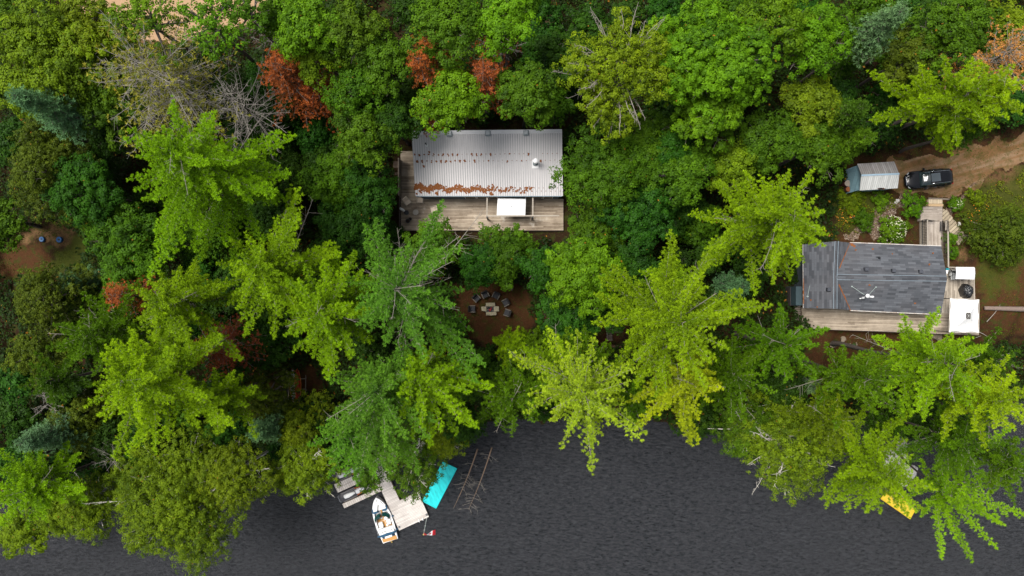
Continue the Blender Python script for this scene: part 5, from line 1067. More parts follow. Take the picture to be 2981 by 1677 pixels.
# ================================================================ canoe rack
x, y, _ = P(866, 1112, -1.6); zz = gz(x, y); rk = empty('boat_rack', (x, y, zz), 0, 'dark timber rack under the trees holding the canoes', 'rack')
for xx in (-1.0, 1.35): m = MB(); m.box((xx, 0, .35), (.08, 1.9, .08)); m.build('rail', M_WOODG, rk)
for yy in (-.55, .55): m = MB(); m.box((.1, yy, .30), (2.6, .10, .08)); m.build('crossbar', M_WOODG, rk)
for xx, yy in ((-1.0, -.7), (-1.0, .7), (1.35, -.7), (1.35, .7)): m = MB(); m.box((xx, yy, .15), (.09, .09, .4)); m.build('leg', M_WOODG, rk)
def boatlet(dx, col, lb, name='canoe', L=3.6, w=.34, strip_=None, open_=True):
    r = empty(name, (x + dx, y - .1, zz + .36), math.radians(92), lb, name, 'boats on the rack'); m = MB(); rings = []
    for i in range(13):
        f = i / 12; s = math.sin(math.pi * min(max(f, .02), .98)) ** .6; rings.append([(L * (f - .5), -w * s, .30), (L * (f - .5), -w * s * .8, .08), (L * (f - .5), 0, 0), (L * (f - .5), w * s * .8, .08), (L * (f - .5), w * s, .30)])
    m.loft(rings, closed=False, cap=False); h = m.build('hull', plain(name + lb[:6], col, .4, .1), r, smooth=True); sd_ = h.modifiers.new('s', 'SOLIDIFY'); sd_.thickness = .03
    for s_ in (-1, 1):
        m = MB(); m.tube([(L * (i / 12 - .5), s_ * w * math.sin(math.pi * min(max(i / 12, .02), .98)) ** .6, .31) for i in range(13)], .03, 6); m.build('gunwale', plain('g' + lb[:6], strip_ or (.5, .4, .3), .5), r)
    for xx in (-.7, .6): m = MB(); m.box((xx, 0, .25), (.2, w * 1.5, .03)); m.build('seat', M_WOODD, r)
boatlet(.12, (.70, .74, .80), 'white canoe with an orange edge on the dark rack', strip_=(.62, .12, .02)); boatlet(.62, (.50, .035, .015), 'red and orange canoe on the dark rack, the brightest one', strip_=(.60, .20, .03)); boatlet(-.65, (.045, .040, .045), 'dark grey kayak on the left side of the rack', 'kayak')

# ================================================================ main dock and its berths
def V4(x, y): return (930 + x / 4.8308, 1300 + y / 4.8308)
DKZ = WATER_Z + .45; AN = math.radians(24.9)
M_DKB = planks('grey_dock_boards', (.40, .36, .33), (.64, .60, .56), .15, AN, gap=(.10, .08, .08), gw=.10); M_FGB = planks('finger_dock_boards', (.42, .37, .33), (.66, .61, .56), .24, AN + math.pi / 2, gap=(.16, .13, .12), gw=.10)
M_DKE = plain('dock_edge_timber', (.42, .30, .17), .85, .3, 5)
def dockpoly(name, pts, mat, lb, cat, h=.30, z=DKZ, edge=True, grp=None):
    w = [P(*V4(*p), z) for p in pts]; c = (sum(a[0] for a in w) / len(w), sum(a[1] for a in w) / len(w), z - h); r = empty(name, c, 0, lb, cat, grp)
    m = MB(); m.prism([a[:2] for a in w], z - .05, z); m.build('deck_boards', mat, r, off=c)
    m = MB(); m.prism([(c[0] + (a[0] - c[0]) * .985, c[1] + (a[1] - c[1]) * .985) for a in w], z - h, z - .052); m.build('frame', M_DKE, r, off=c)
    m = MB(); m.prism([(c[0] + (a[0] - c[0]) * .9, c[1] + (a[1] - c[1]) * .9) for a in w], WATER_Z - .3, z - h - .003); m.build('floats', M_DARK, r, off=c); return r, w
dkr, dw = dockpoly('swim_dock', [(1120, 1185), (1540, 990), (1385, 640), (1130, 760), (980, 440), (820, 505)], M_DKB, 'square grey wooden swim dock with a narrow gangway running under the trees', 'dock')
for p, s in (((1508, 958), .24), ((1124, 1130), .22)): a = P(*V4(*p), DKZ); m = MB(); m.box((a[0], a[1], DKZ + .02), (s, s, .03), rz=AN, bev=.01); m.build('corner_plate', plain('grey_plate', (.11, .11, .115), .7), dkr, off=dkr.location)
for p in ((1405, 1040), (1455, 1015)): a = P(*V4(*p), DKZ); m = MB(); m.tube([(a[0] - .05, a[1] + .14, DKZ + .08), (a[0] + .0, a[1] - .1, DKZ + .12), (a[0] + .03, a[1] - .22, DKZ - .1)], [.05, .06, .04], 8); m.build('bumper', M_WHITE, dkr, off=dkr.location)
dockpoly('finger_dock', [(322, 808), (350, 868), (882, 622), (822, 500), (760, 530), (790, 600)], M_FGB, 'long narrow finger dock between the jet ski and the speedboat', 'dock', grp='finger docks')
dockpoly('finger_dock', [(232, 595), (258, 650), (600, 495), (575, 440)], M_FGB, 'lower of the twin finger docks above the jet ski', 'dock', grp='finger docks')
dockpoly('finger_dock', [(202, 535), (229, 592), (572, 436), (546, 380)], M_FGB, 'upper of the twin finger docks above the jet ski', 'dock', grp='finger docks')
# gangway to shore
a, b = P(*V4(900, 460), DKZ), P(1088, 1340, -5.2); m = MB(); L = math.dist(a[:2], b[:2]); m.box(((a[0] + b[0]) / 2, (a[1] + b[1]) / 2, (a[2] + b[2]) / 2 + .05), (L, 1.1, .1), rz=math.atan2(b[1] - a[1], b[0] - a[0])); o = m.build('gangway', M_DKB, None); tag(o, 'short grey gangway from the swim dock to the shore under the trees', 'gangway')
# turquoise and yellow floats
def floatmat(name, pts, mat, lb, z, fn, mat2):
    w = [P(*fn(*p), z) for p in pts]; c = (sum(a[0] for a in w) / 4, sum(a[1] for a in w) / 4, WATER_Z); r = empty(name, c, 0, lb, 'float'); m = MB(); m.prism([a[:2] for a in w], WATER_Z - .05, z); m.build('deck', mat, r, off=c)
    m = MB()
    for i in range(4): m.tube([w[i], w[(i + 1) % 4]], .05, 6)
    m.build('edge_roll', mat2, r, off=c); return r
t = NT('turquoise_mat'); co = t.coord(rot=(0, 0, math.radians(-28))); mp = t.n("ShaderNodeMapping"); t.l(co, mp.inputs[0]); mp.inputs['Rotation'].default_value = (0, 0, math.radians(-33)); mp.inputs['Scale'].default_value = (2.2, .55, 1)
c = t.mix(t.ramp(t.noise(mp.outputs[0], 1.6, 6, .65), [(.35, 0), (.6, 1)]), (.003, .42, .44), (.012, .62, .64)); M_TURQ = t.bsdf(c, .5, 0, .3)
floatmat('turquoise_float', [(1735, 218), (1930, 310), (1640, 868), (1450, 768)], M_TURQ, 'bright turquoise rectangular float lying on the water beside the swim dock', WATER_Z + .10, V4, plain('turquoise_edge', (.005, .55, .57), .5))
def V6(x, y): return (2450 + x / 3.45, 1200 + y / 3.45)
t = NT('yellow_mat'); co = t.coord(); c = t.mix(t.noise(co, 2.5, 5), (.62, .40, .02), (.82, .62, .06)); M_YEL = t.bsdf(c, .5, 0, .3)
floatmat('yellow_float', [(395, 868), (688, 1072), (735, 985), (500, 745)], M_YEL, 'bright yellow float mostly hidden under the yellow-green pine at the lower right', WATER_Z + .10, V6, plain('yellow_edge', (.75, .50, .03), .5))
w = [P(2612, 1268, DKZ), P(2637, 1268, DKZ), P(2643.5, 1312, DKZ), P(2625, 1319, DKZ), P(2611, 1306, DKZ)]; c = (sum(a[0] for a in w) / 5, sum(a[1] for a in w) / 5, WATER_Z); r = empty('boardwalk', c, 0, 'short grey boardwalk beside the dark cove at the lower right', 'boardwalk'); m = MB(); m.prism([a[:2] for a in w], DKZ - .12, DKZ); m.build('deck_boards', planks('boardwalk_boards', (.20, .18, .17), (.42, .39, .37), .15, .05), r, off=c)
m = MB(); [m.lathe((a[0] * .97 + c[0] * .03, a[1] * .97 + c[1] * .03, WATER_Z - 1), [(.07, 0), (.07, 1.3)], 8) for a in w]; m.build('posts', M_WOODD, r, off=c)

# ================================================================ speedboat
a, b = P(*V4(1003, 1322), DKZ), P(*V4(800, 707), DKZ); LB = math.dist(a[:2], b[:2]); ang = math.atan2(b[1] - a[1], b[0] - a[0]); bt = empty('speedboat', (a[0], a[1], WATER_Z), ang, 'white open-bow speedboat with blue folded top, moored at the left side of the swim dock', 'boat')
M_GEL = plain('white_gelcoat', (.80, .81, .82), .3, .03, 1.5); M_NAVY = plain('navy_canvas', (.02, .075, .14), .8, .2, 4); M_TEAK = plain('tan_marine_floor', (.46, .24, .075), .8, .15, 6); M_VINYL = plain('white_vinyl', (.76, .76, .74), .5, .04, 3); M_BGL = (lambda t: t.bsdf((.008, .05, .045), .08, 0, .8))(NT('green_windshield'))
HB = 1.05
def hw(f):  # half width of the deck at fraction f from stern
    return HB * (.86 + .14 * min(1, f * 3)) if f < .45 else HB * max(.0, 1 - ((f - .45) / .55) ** 2.3) ** .75
m = MB(); rings = []
for i in range(21):
    f = i / 20 * .995; x_ = f * LB; w = max(hw(f), .05); k = .78 - .15 * f; zz_ = .62 + .22 * f; rings.append([(x_, -w * .45, -.28 + .35 * max(0, f - .7)), (x_, -w * .88, -.02), (x_, -w, zz_ - .06), (x_, -w * .97, zz_), (x_, -w + .20 * min(1, w), zz_ + .02), (x_, -w + .24 * min(1, w), zz_ - .02 - (.42 if .06 < f < .88 else 0)), (x_, 0, zz_ - .02 - (.42 if .06 < f < .88 else 0)), (x_, w - .24 * min(1, w), zz_ - .02 - (.42 if .06 < f < .88 else 0)), (x_, w - .20 * min(1, w), zz_ + .02), (x_, w * .97, zz_), (x_, w, zz_ - .06), (x_, w * .88, -.02), (x_, w * .45, -.28 + .35 * max(0, f - .7))])
m.loft(rings); m.build('hull', M_GEL, bt, smooth=False)
def pl(name, mat, pts, z0, z1, par=bt, bev=None): m = MB(); m.prism([(p[0] * LB, p[1] * HB) for p in pts], z0, z1); return m.build(name, mat, par)
pl('cockpit_floor', M_TEAK, [(.30, -.74), (.60, -.76), (.60, .76), (.30, .74)], .18, .31)
pl('walkway', M_TEAK, [(.60, -.10), (.74, -.10), (.74, .10), (.60, .10)], .2, .36)
pl('swim_platform', M_TEAK, [(.005, -.76), (.085, -.80), (.10, .80), (.02, .78)], .50, .69)
pl('bow_cushion', M_VINYL, [(.70, -.72), (.74, -.70), (.90, -.32), (.93, 0), (.90, .32), (.74, .70), (.70, .72), (.72, .30), (.86, .0), (.72, -.30)], .5, .86)
pl('bow_floor', M_VINYL, [(.71, -.3), (.86, 0), (.71, .3)], .4, .62)
for s in (-1, 1): pl('blue_backrest', M_NAVY, [(.685, s * .20), (.72, s * .32), (.72, s * .74), (.78, s * .72), (.775, s * .82), (.70, s * .84), (.672, s * .62)], .5, .93)
# windshield: curved, with a gap in the middle, and consoles behind
for s in (-1, 1):
    m = MB(); rows = []
    for i in range(9):
        q = i / 8; yy = s * HB * (.14 + .74 * q); xx = LB * (.655 - .10 * q ** 2.2); rows.append(((xx, yy, .80), (xx - .32, yy * .93, 1.20)))
    m.add([p for r_ in rows for p in r_] + [(p[0] - .02, p[1], p[2] - .02) for r_ in rows for p in r_], [[2 * i, 2 * i + 2, 2 * i + 3, 2 * i + 1] for i in range(8)] + [[18 + 2 * i, 18 + 2 * i + 1, 18 + 2 * i + 3, 18 + 2 * i + 2] for i in range(8)]); ws = m.build('windshield', M_BGL, bt)
    m = MB(); m.tube([r_[1] for r_ in rows], .02, 6); m.tube([r_[0] for r_ in rows], .02, 6); m.build('frame', M_DARK, ws)
    pl('console', M_BGL, [(.60, s * .22), (.635, s * .22), (.60, s * .80), (.54, s * .84), (.54, s * .30)], .3, .88)
m = MB(); m.tube([(LB * .515 + .0, -.45, 1.0), (LB * .535, -.40, 1.02)], .03, 6); m.lathe((LB * .525, -.43, 1.0), [(.17, 0), (.19, .02), (.17, .04)], 16); m.build('steering_wheel', M_GEL, bt)
for s in (-1, 1):
    cx2 = LB * (.435 if s < 0 else .40); m = MB(); m.box((cx2, s * .48, .52), (.52, .52, .22), bev=.08); st2 = m.build('bucket_seat', M_VINYL, bt); m = MB(); m.box((cx2 - .30, s * .48, .72), (.14, .54, .36), bev=.05); m.build('backrest', M_VINYL, st2); m = MB(); m.box((cx2 - .40, s * .48, .74), (.08, .30, .2), bev=.02); m.build('blue_panel', M_NAVY, st2)
for yy in (-.06, .12): m = MB(); m.lathe((LB * (.40 + yy), yy * 2, .31), [(.10, 0), (.10, .02), (.07, .03)], 14); m.build('cup_holder', M_GEL, bt)
m = MB(); m.tube([(LB * .30, -.12 * HB, .33), (LB * .60, .10 * HB, .33)], .02, 5); m.tube([(LB * .47, -.7 * HB, .33), (LB * .45, .72 * HB, .33)], .015, 5); m.build('floor_seam', M_GEL, bt)
pl('rear_bench', M_VINYL, [(.235, -.80), (.315, -.80), (.315, .80), (.235, .80)], .3, .80); pl('bench_back', M_VINYL, [(.205, -.82), (.24, -.82), (.24, .82), (.205, .82)], .3, .98)
m = MB(); m.tube([(LB * .255, -.78 * HB, .84), (LB * .235, -.2, .86), (LB * .25, .3, .86), (LB * .238, .80 * HB, .84)], .02, 6); m.build('grab_rail', M_DARK, bt)
m = MB(); m.tube([(LB * .185, -HB * 1.06, .86), (LB * .175, -HB * .5, .95), (LB * .18, 0, .98), (LB * .175, HB * .5, .95), (LB * .185, HB * 1.1, .86)], [.09, .16, .17, .16, .09], 10); m.build('folded_bimini', M_NAVY, bt, smooth=True)
for s in (-1, 1): m = MB(); m.tube([(LB * .18, s * HB * 1.0, .86), (LB * .40, s * HB * 1.0, .74)], .018, 6); m.build('bimini_strut', M_CHROME, bt)
pl('sun_pad', M_VINYL, [(.095, -.38), (.165, -.42), (.165, .42), (.095, .38)], .4, .84); pl('motor_hatch', M_NAVY, [(.165, -.70), (.20, -.74), (.20, .74), (.165, .70), (.15, .3), (.15, -.3)], .4, .78)
for s in (-1, 1): pl('blue_step_pad', M_NAVY, [(.095, s * .42), (.105, s * .70), (.115, s * .70), (.115, s * .42)], .5, .74)
m = MB(); m.tube([(-.02, 0, .35), (-.28, 0, .25), (-.34, 0, -.1)], [.10, .09, .06], 8); m.build('stern_drive', plain('brass_drive', (.34, .24, .06), .5), bt)
m = MB(); m.lathe((LB * .93, 0, .85), [(.09, 0), (.05, .05)], 3); m.build('bow_cleat', M_DARK, bt)
for k, s in ((.5, -1), (.2, -1)): m = MB(); m.tube([(LB * k, -HB * 1.08, .1), (LB * k, -HB * 1.06, .6)], .09, 8); m.build('fender', M_NAVY, bt)

# ================================================================ jet skis
def jetski(px, py, an, lb, base=None):
    x, y, _ = P(px, py, WATER_Z + .4); r = empty('jet_ski', (x, y, WATER_Z + .05), an, lb, 'jet ski', 'jet skis')
    if base is not None:
        for ch in [k for k in bpy.data.objects if k.parent == base]: c = ch.copy(); COL.objects.link(c); c.parent = r
        return r
    M_JS = plain('graphite_hull', (.045, .043, .050), .35, .2, 3); M_JO = plain('orange_accent', (.75, .16, .01), .4)
    m = MB(); rings = []
    for f, w, zt in ((0, .48, .32), (.06, .56, .36), (.3, .58, .42), (.55, .56, .5), (.75, .46, .55), (.9, .28, .56), (1.0, .05, .5)):
        xx = -1.6 + 3.2 * f; rings.append([(xx, -w * .5, -.1), (xx, -w, .1), (xx, -w, zt * .7), (xx, -w * .7, zt), (xx, 0, zt + .04), (xx, w * .7, zt), (xx, w, zt * .7), (xx, w, .1), (xx, w * .5, -.1)])
    m.loft(rings); m.build('hull', M_JS, r)
    m = MB(); rings = []
    for xx, w, zt in ((-1.15, .10, .55), (-1.05, .22, .66), (-.6, .25, .74), (-.2, .20, .72), (.05, .15, .74), (.25, .12, .72)): rings.append([(xx, -w, .42), (xx, -w, zt - .06), (xx, -w * .6, zt), (xx, w * .6, zt), (xx, w, zt - .06), (xx, w, .42)])
    m.loft(rings); m.build('seat', plain('white_seat', (.72, .72, .71), .5), r, smooth=True)
    m = MB(); m.loft([[(xx, -w, .5), (xx, -w * .7, zt), (xx, w * .7, zt), (xx, w, .5)] for xx, w, zt in ((.3, .2, .85), (.6, .32, .88), (1.0, .28, .74), (1.35, .12, .62))]); m.build('front_cowl', plain('white_cowl', (.70, .70, .72), .4), r)
    m = MB(); m.tube([(.28, -.40, .92), (.38, -.15, .98), (.38, .15, .98), (.28, .40, .92)], .035, 8); m.build('handlebar', M_DARK, r)
    for s in (-1, 1):
        m = MB(); m.loft([[(.35, s * .36, .46), (.35, s * .46, .46), (.35, s * .42, .58)], [(1.0, s * .26, .54), (1.0, s * .36, .54), (1.0, s * .30, .66)]]); m.build('orange_panel', M_JO, r)
        m = MB(); m.box((-.5, s * .48, .44), (1.7, .10, .03), bev=.01); m.build('foot_rail', plain('grey_rubber', (.16, .15, .15), .8), r)
    m = MB(); m.box((-1.62, 0, .28), (.22, .86, .12), bev=.03); m.build('rear_deck', M_DARK, r)
    m = MB(); m.tube([(-1.68, -.42, .36), (-1.80, -.3, .36), (-1.80, .3, .36), (-1.68, .42, .36)], .025, 6); m.build('grab_bar', M_CHROME, r)
    return r
jb = jetski(*V4(478, 648), AN, 'graphite jet ski with a white seat, docked between the finger docks'); jetski(*V4(400, 360), AN, 'white and orange jet ski mostly hidden by leaves above the finger docks', jb)

# ================================================================ flag on its pole
pb_ = P(*V4(1508, 1008), DKZ); ptop = P(*V4(1460, 1250), -.35); fl = empty('flag_pole', (pb_[0], pb_[1], DKZ - .1), 0, 'thin white flagpole at the lower right corner of the swim dock', 'flagpole')
# the pole stands upright: its top is above its foot
HP = 5.0; m = MB(); lean = Vector((ptop[0] - pb_[0], ptop[1] - pb_[1], 0)); m.tube([(0, 0, 0), (lean.x * .5, lean.y * .5, HP * .5), (lean.x, lean.y, HP)], [.045, .04, .03], 8); m.build('pole', plain('pale_pole', (.50, .54, .52), .5), fl)
m = MB(); m.lathe((lean.x, lean.y, HP), [(.05, 0), (.09, .05), (.05, .12)], 10); m.build('finial', plain('gilt', (.55, .42, .15), .4), fl)
for k in (.5, .75): m = MB(); m.lathe((lean.x * k, lean.y * k, HP * k), [(.06, -.03), (.06, .03)], 8); m.build('bracket', M_WHITE, fl)
# cloth: image corners hoist (1468,1212)-(1475,1245), fly end (1600,1168)-(1632,1240)
zf = -.6; ph0, ph1 = Vector(P(*V4(1470, 1212), zf)), Vector(P(*V4(1466, 1247), zf - .75)); f0, f1 = Vector(P(*V4(1632, 1166), zf + .0)), Vector(P(*V4(1628, 1246), zf - .8))
fg = empty('canada_flag', tuple(ph0), 0, 'red and white flag with a red leaf blowing out to the right of the flagpole', 'flag'); fg.name = 'maple_leaf_flag'
def fpt(u, v):
    a = ph0.lerp(f0, u); b = ph1.lerp(f1, u); p = a.lerp(b, v); pin = .42 * math.sin(math.pi * min(1, u * 1.25)) * (1 - u) * 1.3
    p.y -= pin * (1 - v) * .75 * 1.0; p.z += .12 * math.sin(u * 9 + v * 2) * u; return p - ph0
def fpatch(u0, u1, v0, v1, mat, name, nu=10, nv=6, up=0):
    m = MB(); vs = []
    for j in range(nv + 1):
        for i in range(nu + 1): p = fpt(u0 + (u1 - u0) * i / nu, v0 + (v1 - v0) * j / nv); vs.append((p.x, p.y, p.z + up))
    m.add(vs, [[j * (nu + 1) + i, j * (nu + 1) + i + 1, (j + 1) * (nu + 1) + i + 1, (j + 1) * (nu + 1) + i] for j in range(nv) for i in range(nu)]); o = m.build(name, mat, fg); sd_ = o.modifiers.new('s', 'SOLIDIFY'); sd_.thickness = .008; return o
M_FR_ = plain('flag_red', (.62, .012, .025), .8, .08); fpatch(0, .27, 0, 1, M_FR_, 'red_band'); fpatch(.27, .75, 0, 1, M_WFABRIC, 'white_field'); fpatch(.75, 1, 0, 1, M_FR_, 'red_band')
leaf = [(0, .5), (.10, .34), (.20, .38), (.17, .12), (.32, .24), (.36, .16), (.50, .18), (.44, .04), (.50, -.02), (.26, -.20), (.28, -.30), (.04, -.27), (.03, -.5), (-.03, -.5), (-.04, -.27), (-.28, -.30), (-.26, -.20), (-.50, -.02), (-.44, .04), (-.50, .18), (-.36, .16), (-.32, .24), (-.17, .12), (-.20, .38), (-.10, .34)]
m = MB(); vs = []
for lx, ly in leaf: p = fpt(.51 + lx * .30, .5 - ly * .72); vs.append((p.x, p.y, p.z + .03))
cpt = fpt(.51, .5); vs.append((cpt.x, cpt.y, cpt.z + .03)); k = len(leaf); m.add(vs, [[i, (i + 1) % k, k] for i in range(k)]); m.build('leaf_emblem', M_FR_, fg)

# ================================================================ fallen trees lying in the water
M_WET = plain('sunken_trunk', (.17, .12, .085), .85, .4, 4)
def sunk(p0, p1, r0, lb, sd, tw):
    a, b = Vector(P(*V4(*p0), WATER_Z)), Vector(P(*V4(*p1), WATER_Z)); rng = np.random.default_rng(sd); a.z = WATER_Z + .10; b.z = WATER_Z + .02
    root = empty('fallen_tree', tuple(a), 0, lb, 'fallen tree', 'fallen trees in the water'); d = (b - a); L = d.length; dn = d.normalized(); pv = Vector((-dn.y, dn.x, 0)); m = MB(); m.tube([a + d * f + pv * (.15 * math.sin(f * 3.0)) for f in [i / 14 for i in range(15)]], [r0 * (1 - .8 * i / 14) for i in range(15)], 8); m.build('trunk', M_WET, root, off=a, smooth=True)
    P_ = []; R_ = []
    for f in tw:
        for s in (-1, 1):
            if rng.random() < .25: continue
            o = a + d * f; ll = rng.uniform(.5, 1.5) * (1.1 - .4 * f); q = np.array(o + pv * (.15 * math.sin(f * 3)) + Vector((0, 0, .06))); dd = np.array(pv * s * rng.uniform(.7, 1) + dn * rng.uniform(-.1, .5)); dd /= np.linalg.norm(dd); cur = np.array(dn) * rng.uniform(.1, .5)
            pts = [q + dd * ll * t + cur * ll * t * t + np.array([0, 0, .12 * math.sin(3.14 * t)]) for t in (0, .33, .66, 1)]; P_.append(pts); R_.append((.016, .007))
            for w in range(4): t = rng.uniform(.3, 1); p = q + dd * ll * t + cur * ll * t * t + [0, 0, .05]; P_.append([p, p + nrm(dd * .4 + rng.normal(0, .5, 3) * [1, 1, .2]) * rng.uniform(.15, .5)]); R_.append((.010, .005))
    V, Q = tubes_np(P_, R_, 4); link('branches', np_mesh('branches', V - np.array(a), quads=Q), M_DEADWOOD, root)
sunk((2225, 30), (1882, 868), .10, 'fallen tree in the water beside the turquoise float, the left one', 3, [.2, .24, .43, .46, .5, .54, .58, .62, .66]); sunk((2425, 10), (2092, 888), .09, 'fallen tree in the water, the right one farther from the turquoise float', 4, [.12, .16, .5, .54, .58, .72, .76, .8, .84, .88, .93, .97])
